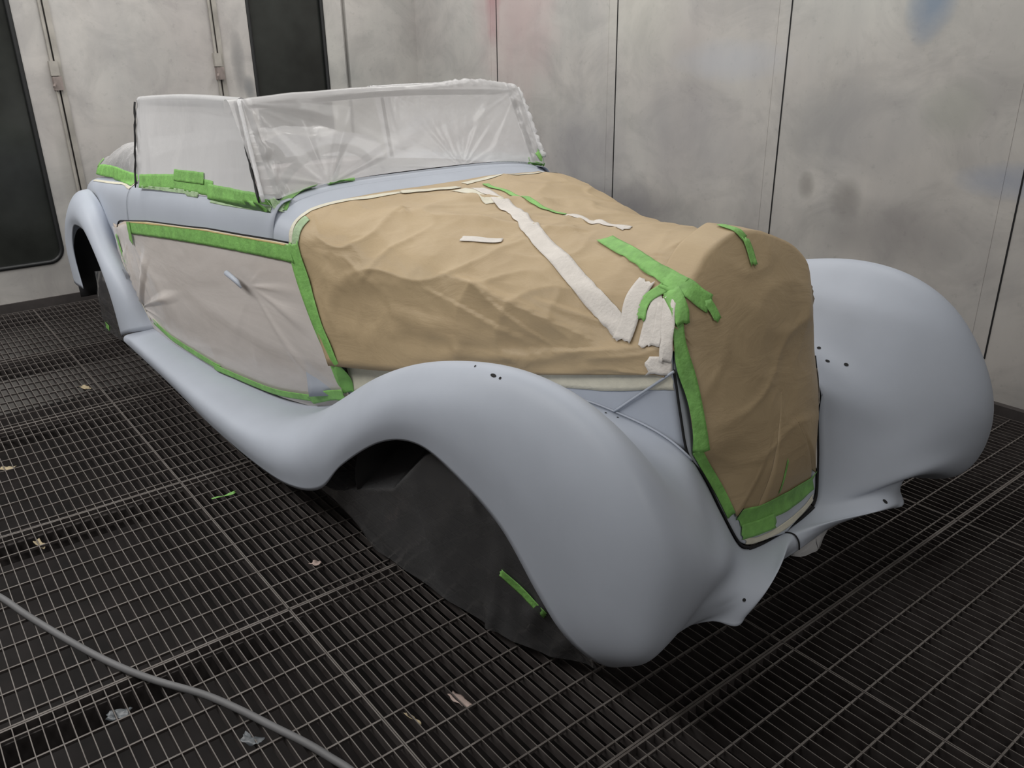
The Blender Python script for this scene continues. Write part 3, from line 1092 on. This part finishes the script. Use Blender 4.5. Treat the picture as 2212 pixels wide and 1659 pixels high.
def patch(p00, p10, p11, p01, nu, nv):
    g = np.zeros((nu, nv, 3))
    A, B, C_, D = (np.array(p) for p in (p00, p10, p11, p01))
    for i in range(nu):
        u = i / (nu - 1)
        for j in range(nv):
            v = j / (nv - 1)
            g[i, j] = (1 - u) * (1 - v) * A + u * (1 - v) * B + u * v * C_ + (1 - u) * v * D
    return g


# side window film
def window_film(sgn):
    g = patch((-2.925, -.678, .985), (-1.722, -.655, 1.058), (-1.888, -.620, 1.376), (-2.935, -.613, 1.350), 120, 70)
    for i in range(120):
        for j in range(70):
            x, y, z = g[i, j]
            u, v = i / 119, j / 69
            h = .004 * noise.noise(Vector((x * 3 + z * 1.2, z * 1.2, 2.0))) + .010 * math.sin(math.pi * u) * math.sin(math.pi * v) * -1
            h += .004 * max(0, noise.noise(Vector(((x * .9 - z * .45) * 9, z * 1.0, 4)))) * math.sin(math.pi * v)
            if u < .04:
                h += .006 * noise.noise(Vector((1, z * 26, x * 40)))
            g[i, j] = (x, y - h, z + .010 * math.sin(math.pi * u) * (v ** 6))
    top = g[:, -1:].copy()
    extra = []
    for k, (dy, dz) in enumerate(((.008, .008), (.020, .011), (.034, .006), (.040, -.02))):
        q = top.copy(); q[..., 1] += dy; q[..., 2] += dz
        extra.append(q)
    g = np.concatenate([g] + extra, axis=1)
    back = []
    for dx, dy in ((-.012, .012), (-.016, .030), (-.010, .05)):
        q = g[:1].copy(); q[..., 0] += dx; q[..., 1] += dy
        back.append(q)
    g = np.concatenate(back[::-1] + [g], axis=0)
    if sgn > 0:
        g = mirror(g)
    return g


wf = on_car(grid_obj('window_masking_film', window_film(-1), FILM_WINDOW, None, 0, False))
tag(wf, 'grey translucent film pulled over the near side window frame', 'plastic film')
wf2 = on_car(grid_obj('window_masking_film', window_film(1), FILM_LOOSE, None, 0, True))
tag(wf2, 'translucent film over the far side window, seen through the windscreen film', 'plastic film')

# dark tubes standing in for crease shadows of the film at the window posts
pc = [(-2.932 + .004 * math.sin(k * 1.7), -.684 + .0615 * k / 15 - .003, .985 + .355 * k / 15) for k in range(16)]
MB().tube(pc, [.0025 + .003 * abs(math.sin(k * 1.3)) for k in range(16)], 6).build('film_crease_shadow', DARK, wf, True)
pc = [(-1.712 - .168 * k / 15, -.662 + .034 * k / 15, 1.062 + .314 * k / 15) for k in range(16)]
MB().tube(pc, [.003 + .0025 * abs(math.sin(k * 2.1)) for k in range(16)], 6).build('film_crease_shadow', DARK, wf, True)
pc = [(-1.695 - .168 * k / 15, -.655 + .034 * k / 15, 1.066 + .314 * k / 15) for k in range(16)]
MB().tube(pc, [.006 + .002 * abs(math.sin(k * 1.1)) for k in range(16)], 8).build('film_hem', FILM_LOOSE, wf, True)

# windscreen film
NUw, NVw = 170, 90
g = np.zeros((NUw, NVw, 3))
for i in range(NUw):
    u = i / (NUw - 1)
    t = 2 * u - 1
    base = np.array((-1.690 - .04 * (1 - t * t), .604 * t, 1.066 + .034 * (1 - abs(t) ** 4)))
    topp = np.array((-1.858 - .012 * (1 - t * t), .606 * t, 1.364 + .018 * (1 - t * t) + .010 * math.exp(-((t - .62) / .3) ** 2)))
    for j in range(NVw):
        v = j / (NVw - 1)
        p = base * (1 - v) + topp * v
        h = 0.0
        for (cu, cv, n_, amp, ph) in ((0.0, 1.0, 11, .006, .3), (1.0, 1.0, 13, .006, 1.3), (.165, -.02, 9, .007, 2.1), (.66, -.05, 15, .0045, 3.7)):
            dx, dz = (u - cu) * 1.24, (v - cv) * .36
            r = math.hypot(dx, dz) + 1e-4
            an = math.atan2(dz, dx)
            wv = noise.noise(Vector((an * n_ / 3.14 * 1.6, ph, r * .8)))
            h += amp * max(0, wv * 1.5) ** 1.4 * math.exp(-((r / .62) ** 2)) * min(1, r / .07)
        h -= .022 * math.sin(math.pi * min(1, v * 1.02)) * math.sin(math.pi * u)
        h += .006 * noise.noise(Vector((u * 2.4, v * 1.6, 7))) * math.sin(math.pi * u) * math.sin(math.pi * v)
        if u > .955 or u < .03:
            h += .008 * noise.noise(Vector((u * 60, v * 9, 3)))
        g[i, j] = p + np.array((.88, 0, .47)) * (h + .012)
over = []
for k, (dx, dz) in enumerate(((-.012, .010), (-.030, .014), (-.045, .004), (-.050, -.03))):
    q = g[:, -1:].copy()
    for i in range(NUw):
        c_ = math.exp(-(((i / NUw) - .82) / .13) ** 2)
        q[i, 0, 0] += dx
        q[i, 0, 2] += dz + c_ * .010 * (1 + noise.noise(Vector((i * .35, k * .8, 1)))) * (1 if k < 3 else 0)
    over.append(q)
g = np.concatenate([g] + over, axis=1)
sides = []
for dx, dy in ((-.006, -.008), (-.018, -.022), (-.03, -.044)):
    q = g[:1].copy(); q[..., 0] += dx; q[..., 1] += dy
    sides.append(q)
ends = []
for dx, dy in ((-.006, .008), (-.024, .010), (-.05, .005)):
    q = g[-1:].copy(); q[..., 0] += dx; q[..., 1] += dy
    ends.append(q)
g = np.concatenate(sides[::-1] + [g] + ends, axis=0)
ws_film = on_car(grid_obj('windscreen_masking_film', g, FILM_SCREEN, None, 0, False))
tag(ws_film, 'large milky plastic film stretched over the windscreen with fanned folds', 'plastic film')

pc = cr([(-1.690, .612, 1.10), (-1.74, .616, 1.17), (-1.80, .620, 1.27), (-1.862, .618, 1.37)], 24)
pc = [tuple(p + .004 * np.array((math.sin(k * 1.9), math.sin(k * 2.7), 0))) for k, p in enumerate(pc)]
MB().tube(pc, [.010 + .004 * abs(math.sin(k * 1.4)) for k in range(24)], 9).build('film_hem', FILM_LOOSE, ws_film, True)

# rear film over the folded hood
g = np.zeros((80, 70, 3))
for i in range(80):
    u = i / 79
    x = -2.965 - u * 1.05
    ytop = lerp(x, BX, BW) - .055
    zt = lerp(x, BX, BT)
    crest = lerp(x, [-4.02, -3.85, -3.62, -3.35, -3.15, -2.95], [1.03, 1.075, 1.115, 1.145, 1.135, 1.13])
    for j in range(70):
        v = j / 69
        t = 2 * v - 1
        f = 1 - abs(t) ** 7
        z = zt + .008 + (crest - zt) * f ** .8
        y = t * (ytop - .012 * (1 - f))
        hh = .022 * noise.noise(Vector((x * 5, y * 6, 2))) + .014 * abs(noise.noise(Vector((x * 11, y * 11, 4))))
        g[i, j] = (x, y, z + hh * min(1, f * 3))
rear_film = on_car(grid_obj('hood_masking_film', g, FILM_LOOSE, None, 0, False))
tag(rear_film, 'crumpled milky film bunched over the folded hood at the tail', 'plastic film')

# film hanging in the near front wheel arch
AX = [-1.45, -1.40, -1.22, -1.06, -.83, -.64, -.47, -.32, -.205, -.10]
AZ = [.175, .185, .255, .40, .56, .625, .595, .52, .41, .30]
BXX = [-1.50, -1.32, -1.12, -.92, -.72, -.55, -.44, -.33, -.25, -.17]
BY_ = [-.645, -.645, -.688, -.696, -.683, -.665, -.658, -.625, -.60, -.60]
BZ_ = [.05, .03, .028, .028, .028, .028, .028, .03, .05, .08]
g = np.zeros((110, 60, 3))
for i in range(110):
    u = i / 109
    xb = -1.50 + u * 1.33
    xt = -1.45 + u * 1.32
    b = np.array((xb, lerp(xb, BXX, BY_), lerp(xb, BXX, BZ_)))
    zt = lerp(xt, AX, AZ)
    zr = min(zt, lerp(xt, [-1.45, -1.2, -.87, -.69, -.4], [.15, .205, .345, .52, .70]))
    mid = np.array((xt * .7 + xb * .3, -.735, max(.06, zr)))
    top = np.array((xt, -.735 + .30 * min(1, max(0, (zt - zr) / .22)), max(zt, .08)))
    for j in range(60):
        v = j / 59
        p = b + (mid - b) * (v / .6) if v < .6 else mid + (top - mid) * ((v - .6) / .4)
        h = .016 * noise.noise(Vector((xb * 3 + v, v * 1.5, 3))) + .030 * max(0, noise.noise(Vector((xb * 5 + v * 3, v * 1.6, 8)))) ** 1.3
        if u > .72:
            h += .022 * max(0, noise.noise(Vector((xb * 14 - v * 3, v * 5, 5))))
        g[i, j] = p + np.array((0, -h * (1 if v < .95 else 0), 0))
arch_film = on_car(grid_obj('arch_masking_film', g, FILM_DARK, None, 0, False))
tag(arch_film, 'thin clear film hanging to the floor inside the near front wheel arch', 'plastic film')

# film at the near rear wheel arch
g = np.zeros((40, 50, 3))
for i in range(40):
    u = i / 39
    for j in range(50):
        v = j / 49
        x = -3.97 + u * .72 + .08 * v * (1 - u)
        z = .075 + .03 * u + v * (.36 + .10 * u)
        y = -.690 - .02 * v
        y -= .025 * noise.noise(Vector((x * 6, z * 5, 2))) + .015 * abs(noise.noise(Vector((x * 13, z * 9, 5))))
        g[i, j] = (x, y, z)
rfilm = on_car(grid_obj('arch_masking_film', g, FILM_DARK, None, 0, False))
tag(rfilm, 'crumpled clear film hanging below the near rear wheel arch', 'plastic film')
# film bundle under the front apron
bm_ = []
for i in range(30):
    a = 2 * math.pi * i / 29
    col = []
    for j in range(24):
        v = j / 23
        r = .10 * math.sin(math.pi * (.08 + .92 * v) * .62 + .15)
        n_ = 1 + .35 * noise.noise(Vector((math.cos(a) * 1.6, math.sin(a) * 1.6, v * 4)))
        col.append((-.13 + r * .55 * n_ * math.cos(a), .245 + r * 1.15 * n_ * math.sin(a), .335 - v * .235 + .014 * noise.noise(Vector((a * 2, v * 5, 1)))))
    bm_.append(col)
bundle = on_car(grid_obj('bundled_masking_film', np.array(bm_), FILM_LOOSE, None, 0, True))
tag(bundle, 'crumpled bundle of film hanging under the front apron', 'plastic film')


# ------------------------------------------------------------------ masking tape
def bvh_of(*objs):
    vs, fs = [], []
    for o in objs:
        n = len(vs)
        vs += [v.co.copy() for v in o.data.vertices]
        fs += [tuple(i + n for i in p.vertices) for p in o.data.polygons]
    return BVHTree.FromPolygons(vs, fs)


def named(n):
    return [o for o in bpy.data.objects if o.name.split('.')[0] == n and o.type == 'MESH']


T_BON = bvh_of(bonnet_paper)
T_GRI = bvh_of(grille_paper)
T_FRONT = bvh_of(bonnet_paper, grille_paper, *named('bonnet'), *named('grille_shell'))
T_PAP = bvh_of(bonnet_paper, grille_paper)
T_SHELL = bvh_of(*named('grille_shell'), grille_paper)
T_DOOR = bvh_of(door_film)
T_SIDE = bvh_of(*named('lower_side_panel'))
T_WIN = bvh_of(wf, *[o for o in named('door') if o.data.vertices[0].co.y < 0], *[o for o in named('rear_quarter') if o.data.vertices[0].co.y < 0])
T_REAR = bvh_of(rear_film, *[o for o in named('rear_quarter') if o.data.vertices[0].co.y < 0])
T_COWL = bvh_of(*named('cowl'), *named('scuttle'))
T_CB = bvh_of(bonnet_paper, *named('cowl'), *named('bonnet'))
T_BON2 = bvh_of(*named('bonnet'), bonnet_paper)
T_WS = bvh_of(ws_film, *named('cowl'), *named('scuttle'))
T_ARCH = bvh_of(arch_film)
tape_seed = [0]


def tape(label, pts, width, mat, tree, off=.0016, torn=.014, wob=.0015, name='masking_tape_strip', cat='masking tape', sm=2):
    tape_seed[0] += 1
    sd = tape_seed[0] * 3.7
    P = np.array(pts, float)
    n = max(4, int(np.sum(np.linalg.norm(np.diff(P, axis=0), axis=1)) / .009))
    C_ = cr(P, n)
    nw = 7
    rows = []
    for i in range(n):
        p = Vector(C_[i])
        t = Vector(C_[min(i + 1, n - 1)] - C_[max(i - 1, 0)]).normalized()
        hit = tree.find_nearest(p)
        nn = hit[1]
        out_ = p - Vector((p.x - .1, 0, .55))
        if nn.dot(out_) < 0:
            nn = -nn
        lat = t.cross(nn).normalized()
        w = width * (1 + .05 * noise.noise(Vector((i * .25, sd, 0))))
        row = []
        for k in range(nw):
            a = (k / (nw - 1) - .5)
            q = p + lat * (a * w + wob * noise.noise(Vector((i * .3, sd, 5))))
            if i in (0, n - 1):
                q = q + t * (torn * noise.noise(Vector((a * 6, sd, 9))) * (1 if i else -1))
            h = tree.find_nearest(q)
            m = h[1]
            if m.dot(out_) < 0:
                m = -m
            m = (m + nn).normalized()
            lift = off + .0009 * abs(noise.noise(Vector((i * .5, k * .8, sd))))
            row.append(h[0] + m * lift)
        rows.append([tuple(v) for v in row])
    gg = np.array(rows)
    for _ in range(sm):
        q = gg.copy()
        q[1:-1] = .5 * gg[1:-1] + .25 * (gg[:-2] + gg[2:])
        gg = q
    o = on_car(grid_obj(name, gg, mat, None, 0.0005, False, offset=0))
    tag(o, label, cat)
    return o


G, W, CT = GREEN, WHITE_TAPE, CREAM_TAPE
O1, O2, O3, O4 = .0018, .0034, .0050, .0066
tape('green tape along the rear half of the near side window foot', [(-2.905, -.676, 1.015), (-2.484, -.66, 1.052), (-2.117, -.656, 1.064)], .058, G, T_WIN, O1)
tape('green tape along the front half of the near side window foot', [(-2.16, -.656, 1.050), (-1.87, -.655, 1.058), (-1.70, -.640, 1.062)], .056, G, T_WIN, O2)
tape('short green tape patch standing above the middle of the near window tape', [(-2.496, -.656, 1.078), (-2.2, -.649, 1.092)], .045, G, T_WIN, O3)
tape('thin pale green tape edge under the front of the near window tape', [(-2.14, -.66, 1.020), (-1.87, -.644, 1.030), (-1.70, -.63, 1.040)], .022, PALEGREEN, T_WIN, O1)
tape('thin pale green tape edge under the rear of the near window tape', [(-2.88, -.68, .990), (-2.5, -.68, 1.020), (-2.25, -.67, 1.030)], .018, PALEGREEN, T_WIN, O1)
tape('green tape around the edge of the rear hood film', [(-4.0, -.585, .972), (-3.84, -.585, .975), (-3.523, -.598, .985), (-3.28, -.615, .985), (-2.95, -.650, 1.000)], .062, G, T_REAR, O2)
tape('green tape tab turned up at the tail end of the hood film', [(-3.99, -.57, .98), (-3.98, -.53, 1.03)], .045, G, T_REAR, O3)
tape('narrow cream tape under the hood film on the rear quarter', [(-3.92, -.612, .922), (-3.512, -.632, .950), (-3.28, -.638, .966), (-3.143, -.654, .960), (-2.94, -.663, .978)], .016, CT, T_REAR, O1)
tape('green tape at the near foot of the windscreen film', [(-1.664, -.612, 1.052), (-1.70, -.557, 1.072), (-1.712, -.502, 1.088), (-1.712, -.455, 1.096)], .040, G, T_WS, O2)
tape('short green tape at the windscreen foot behind the steering wheel', [(-1.712, -.40, 1.096), (-1.714, -.353, 1.098), (-1.716, -.295, 1.100)], .022, G, T_WS, O2)
tape('crumpled grey green tape end at the corner of windscreen and door', [(-1.70, -.624, 1.062), (-1.68, -.618, 1.050), (-1.66, -.60, 1.046)], .035, PALEGREEN, T_WS, O3)
tape('upright green tape at the far lower corner of the windscreen', [(-1.695, .590, 1.13), (-1.69, .600, 1.10), (-1.70, .606, 1.066)], .036, G, T_WS, O2)
tape('small green tape across the far foot of the windscreen', [(-1.70, .53, 1.088), (-1.70, .57, 1.080), (-1.70, .60, 1.068)], .028, G, T_WS, O1)
tape('long green tape along the top of the beige lower door', [(-3.10, -.701, .792), (-2.713, -.713, .836), (-2.329, -.712, .874), (-2.007, -.700, .898), (-1.737, -.678, .913), (-1.50, -.645, .922)], .062, G, T_SIDE, .013)
tape('thin yellow tape edge under the coachline of the door', [(-3.06, -.694, .822), (-2.665, -.704, .866), (-2.253, -.697, .907), (-1.876, -.673, .930), (-1.565, -.640, .944)], .010, YELLOW, T_SIDE, .0135)
tape('short upright green tape at the rear top corner of the door film', [(-3.059, -.697, .838), (-3.059, -.703, .78), (-3.074, -.703, .72)], .050, G, T_SIDE, .0155)
tape('green tape beside the rear fender at the back of the door film', [(-3.36, -.682, .715), (-3.33, -.687, .64), (-3.27, -.69, .58)], .030, G, T_SIDE, .013)
tape('thin cream tape down the rear edge of the door film', [(-3.36, -.684, .60), (-3.27, -.69, .50), (-3.16, -.69, .40), (-3.09, -.685, .335)], .014, CT, T_SIDE, .012)
tape('green tape along the rear half of the door sill', [(-3.03, -.688, .345), (-2.808, -.688, .325), (-2.552, -.681, .320), (-2.263, -.674, .322)], .030, G, T_SIDE, .013)
tape('green tape along the front half of the door sill', [(-2.33, -.676, .312), (-2.092, -.651, .318), (-1.843, -.628, .335), (-1.55, -.612, .385)], .030, G, T_SIDE, .0145)
tape('short green tape crossing the front bottom corner of the door film', [(-1.60, -.609, .372), (-1.47, -.612, .425), (-1.345, -.60, .470)], .042, G, T_SIDE, .016)
tape('long green tape between the door film and the bonnet paper', [(-1.525, -.646, .952), (-1.492, -.645, .868), (-1.449, -.644, .775), (-1.395, -.638, .67), (-1.345, -.624, .563), (-1.345, -.60, .470)], .055, G, bvh_of(bonnet_paper, door_film, *named('bonnet')), .0055, sm=14)
tape('long green tape over the near shoulder of the bonnet paper', [(-.627, -.141, 1.04), (-.513, -.18, 1.03), (-.396, -.221, 1.012), (-.326, -.235, 1.0), (-.272, -.24, .985)], .050, G, T_PAP, .0045)
tape('crinkled green tape on the near corner between bonnet and grille papers', [(-.330, -.235, .982), (-.266, -.233, .975), (-.225, -.222, .963), (-.207, -.197, .942)], .052, G, T_PAP, .006)
tape('curled green tape end on the near top corner of the grille paper', [(-.212, -.205, .950), (-.2, -.194, .927), (-.192, -.192, .900)], .026, G, T_FRONT, O4)
tape('long green tape down the near edge of the grille paper', [(-.295, -.250, .968), (-.26, -.275, .935), (-.215, -.305, .884), (-.185, -.305, .812), (-.165, -.303, .746), (-.150, -.299, .669), (-.135, -.296, .598)], .042, G, T_FRONT, .005, sm=40)
tape('slanting green tape at the lower near edge of the grille paper', [(-.146, -.303, .598), (-.128, -.272, .537), (-.108, -.242, .48), (-.088, -.210, .40)], .026, G, T_SHELL, .004, sm=20)
tape('short curved green tape between white strips on the bonnet side', [(-.312, -.251, .97), (-.338, -.277, .948), (-.342, -.3, .925), (-.332, -.319, .898)], .030, G, T_FRONT, O3)
tape('torn green tape flap above the near grille tape', [(-.294, -.252, .964), (-.255, -.270, .940), (-.228, -.288, .905)], .046, G, T_FRONT, O4)
tape('green tape along the foot of the grille paper', [(-.080, -.196, .385), (-.050, -.14, .380), (-.040, -.042, .368), (-.040, .048, .364), (-.06, .175, .365)], .045, G, T_SHELL, O2)
tape('second green tape layer at the near foot of the grille', [(-.072, -.180, .345), (-.056, -.115, .338), (-.045, -.040, .335)], .042, G, T_SHELL, O3)
tape('thin green tape sliver on a seam low in the grille paper', [(-.06, -.006, .50), (-.05, -.02, .45), (-.045, -.03, .40)], .008, G, T_GRI, O1)
tape('green tape over the top edge between bonnet and grille papers', [(-.345, .005, 1.082), (-.313, .0, 1.084), (-.276, .0, 1.084), (-.245, .011, 1.078)], .030, G, T_PAP, .0045)
tape('short green tape running down from the top of the grille paper', [(-.247, .011, 1.078), (-.229, .005, 1.043), (-.213, -.002, 1.01)], .028, G, T_PAP, .006)
tape('thin green tape along the centre of the bonnet paper', [(-1.43, .085, 1.068), (-1.277, .065, 1.053), (-1.126, .038, 1.046), (-.939, .012, 1.033)], .020, G, T_BON, O2)
tape('long white tape running diagonally down the near side of the bonnet paper', [(-1.40, .021, 1.066), (-1.133, -.058, 1.039), (-.95, -.155, 1.028), (-.819, -.221, 1.018), (-.655, -.284, .989), (-.528, -.322, .943), (-.427, -.339, .899), (-.352, -.348, .861)], .056, W, T_BON, O2)
tape('wide white tape patch at the cowl end of the diagonal strip', [(-1.42, -.05, 1.068), (-1.299, -.041, 1.055), (-1.20, -.059, 1.047)], .075, CT, T_BON, O1)
tape('white tape strip crossing the lower end of the diagonal one', [(-.371, -.252, .975), (-.375, -.292, .943), (-.36, -.329, .894), (-.359, -.352, .840)], .050, W, T_BON, O3)
tape('white tape strip right of the curved green one on the bonnet side', [(-.312, -.267, .951), (-.307, -.302, .912), (-.3, -.328, .872), (-.294, -.342, .840)], .036, W, T_FRONT, O2)
tape('white tape strip in the middle of the fan beside the grille', [(-.295, -.277, .940), (-.278, -.307, .895), (-.268, -.332, .845)], .030, W, T_FRONT, O3)
tape('white tape strip nearest the long green grille tape', [(-.285, -.262, .954), (-.262, -.297, .908), (-.243, -.320, .865), (-.226, -.337, .815)], .036, W, T_FRONT, O4)
tape('short level white tape below the fan beside the grille', [(-.275, -.349, .800), (-.238, -.341, .806), (-.205, -.333, .812)], .044, W, T_FRONT, O3)
tape('small white tape tab alone on the near side of the bonnet paper', [(-1.0, -.360, 1.000), (-.936, -.326, 1.003), (-.890, -.292, 1.004)], .030, W, T_BON, O2)
tape('narrow cream tape along the near half of the cowl line', [(-1.530, -.648, .95), (-1.543, -.632, 1.005), (-1.541, -.594, 1.036), (-1.538, -.522, 1.056), (-1.525, -.397, 1.066), (-1.50, -.237, 1.070)], .022, CT, T_CB, O1)
tape('ragged cream tape at the middle of the cowl line', [(-1.50, -.237, 1.070), (-1.47, -.133, 1.070), (-1.45, -.02, 1.070)], .036, CT, T_CB, O2)
tape('cream tape along the far half of the cowl line', [(-1.49, .03, 1.070), (-1.50, .158, 1.072), (-1.50, .34, 1.068), (-1.50, .50, 1.052), (-1.50, .58, 1.02)], .036, CT, T_CB, O1)
tape('wrinkled pale tape on the near corner of the cowl line', [(-1.512, -.644, .94), (-1.514, -.630, .998), (-1.511, -.594, 1.030)], .030, PALEGREEN, T_CB, O2)
tape('white tape on the far part of the bonnet after the thin green one', [(-.93, .012, 1.033), (-.782, -.01, 1.034), (-.62, -.05, 1.036)], .036, W, T_BON, O1)
tape('white tape down the far edge of the grille paper', [(-.165, .272, .66), (-.14, .258, .57), (-.118, .236, .49), (-.088, .206, .39)], .022, W, T_SHELL, O2)
tape('cream tape under the bonnet paper behind the front fender', [(-1.34, -.60, .520), (-1.22, -.565, .555), (-1.04, -.52, .600)], .10, CT, bvh_of(*named('bonnet')), .004)
tape('cream tape under the bonnet paper ahead of the front fender crest', [(-.70, -.435, .69), (-.487, -.393, .722), (-.377, -.369, .742), (-.275, -.347, .770), (-.209, -.337, .785)], .070, CT, T_BON2, O1)
tape('cream tape rimming the foot of the grille shell', [(-.070, -.165, .312), (-.058, -.115, .300), (-.05, -.026, .298), (-.058, .10, .304), (-.068, .165, .316)], .020, CT, T_SHELL, O1)
tape('green tape strip on the film inside the front wheel arch', [(-.440, -.69, .275), (-.40, -.685, .253), (-.36, -.679, .235), (-.30, -.67, .20)], .034, G, T_ARCH, .004, sm=12)
tape('green tape bit at the bottom of the rear wheel film', [(-3.93, -.715, .115), (-3.88, -.715, .105)], .03, G, bvh_of(rfilm), .003)
for yy, xx in ((.655, -2.0), (.655, -2.35)):
    pass
tape('green tape along the far side window foot, seen through the windscreen film', [(-2.5, .668, 1.03), (-2.2, .66, 1.05), (-1.85, .650, 1.06)], .055, G, bvh_of(wf2), .004)


# ------------------------------------------------------------------ things on the floor
hose_pts = [(-3.05, -.17, .0125), (-2.725, -.026, .0125), (-2.594, .032, .0125), (-2.44, .081, .0125), (-2.239, .152, .0125), (-2.07, .22, .0125), (-1.933, .289, .0125), (-1.794, .375, .0125),
            (-1.68, .429, .0125), (-1.579, .47, .0125), (-1.482, .51, .0125), (-1.41, .534, .0125), (-1.322, .559, .0125), (-1.15, .58, .0125), (-.95, .57, .0125), (-.7, .50, .0125)]
hose = MB().tube([tuple(p) for p in cr(hose_pts, 90)], 0.0095, 12).build('air_hose', HOSE, None, True)
tag(hose, 'grey rubber air hose curving across the floor grating', 'hose')


def scrap(name, loc, sx, sy, rz, mat, label, cat, z=.004, curl=.008, seed=0):
    vs, nu_, nv_ = [], 9, 6
    for i in range(nu_):
        for j in range(nv_):
            u, v = i / (nu_ - 1) - .5, j / (nv_ - 1) - .5
            k = 1 + .35 * noise.noise(Vector((u * 3, v * 3, seed)))
            x, y = u * sx * k, v * sy * k * (1 - .3 * abs(u))
            vs.append((x, y, curl * noise.noise(Vector((u * 3 + seed, v * 3, 1.5 + seed))) + curl * 1.2 * u * u))
    o = obj(name, vs, grid_faces(nu_, nv_), mat)
    md = o.modifiers.new('thickness', 'SOLIDIFY'); md.thickness = .0008
    o.location = (loc[0], loc[1], z)
    o.rotation_euler = (0, 0, rz)
    tag(o, label, cat)
    return o


PINKISH = simple('dusty_pink_paper', (.40, .31, .28), .7, var=.15, scale=40)
TAN = simple('dusty_tan_paper', (.33, .27, .17), .7, var=.2, scale=40)
PALE = simple('pale_foil', (.085, .095, .105), .4, var=.3, scale=40)
scrap('tape_scrap', (-2.772, .785), .085, .013, math.radians(86), GREEN, 'twisted green tape scrap lying on the grating beside the running board', 'tape scrap', z=.008, curl=.006, seed=1)
scrap('paper_scrap', (-4.289, .640), .06, .03, .3, TAN, 'small yellowish paper scrap on the grating near the rear fender', 'paper scrap', z=.003, seed=2)
scrap('paper_scrap', (-3.579, .195), .06, .03, .8, TAN, 'curled tan paper scrap on the grating at the left edge of the photo', 'paper scrap', z=-.006, seed=3)
scrap('paper_scrap', (-2.882, .187), .06, .025, .2, TAN, 'tan paper scrap caught in the grating above the hose on the left', 'paper scrap', z=-.01, seed=4)
scrap('paper_scrap', (-2.161, .861), .035, .022, .5, PINKISH, 'tiny pinkish scrap on the grating beside the wheel arch film', 'paper scrap', z=.003, seed=5)
scrap('film_scrap', (-1.889, .190), .06, .03, 1.0, PALE, 'clear film scrap in the grating below the hose', 'film scrap', z=-.012, seed=6)
scrap('film_scrap', (-1.588, .420), .05, .03, .6, PALE, 'bluish foil scrap in the grating just below the hose', 'film scrap', z=-.004, seed=7)
scrap('paper_scrap', (-1.385, .886), .075, .026, .15, PINKISH, 'oval pale pink paper scrap in the grating under the fender nose', 'paper scrap', z=-.010, seed=8)
scrap('paper_scrap', (-1.409, .759), .055, .010, .1, TAN, 'thin tan sliver stuck in the grating left of the pink scrap', 'paper scrap', z=-.008, seed=9)
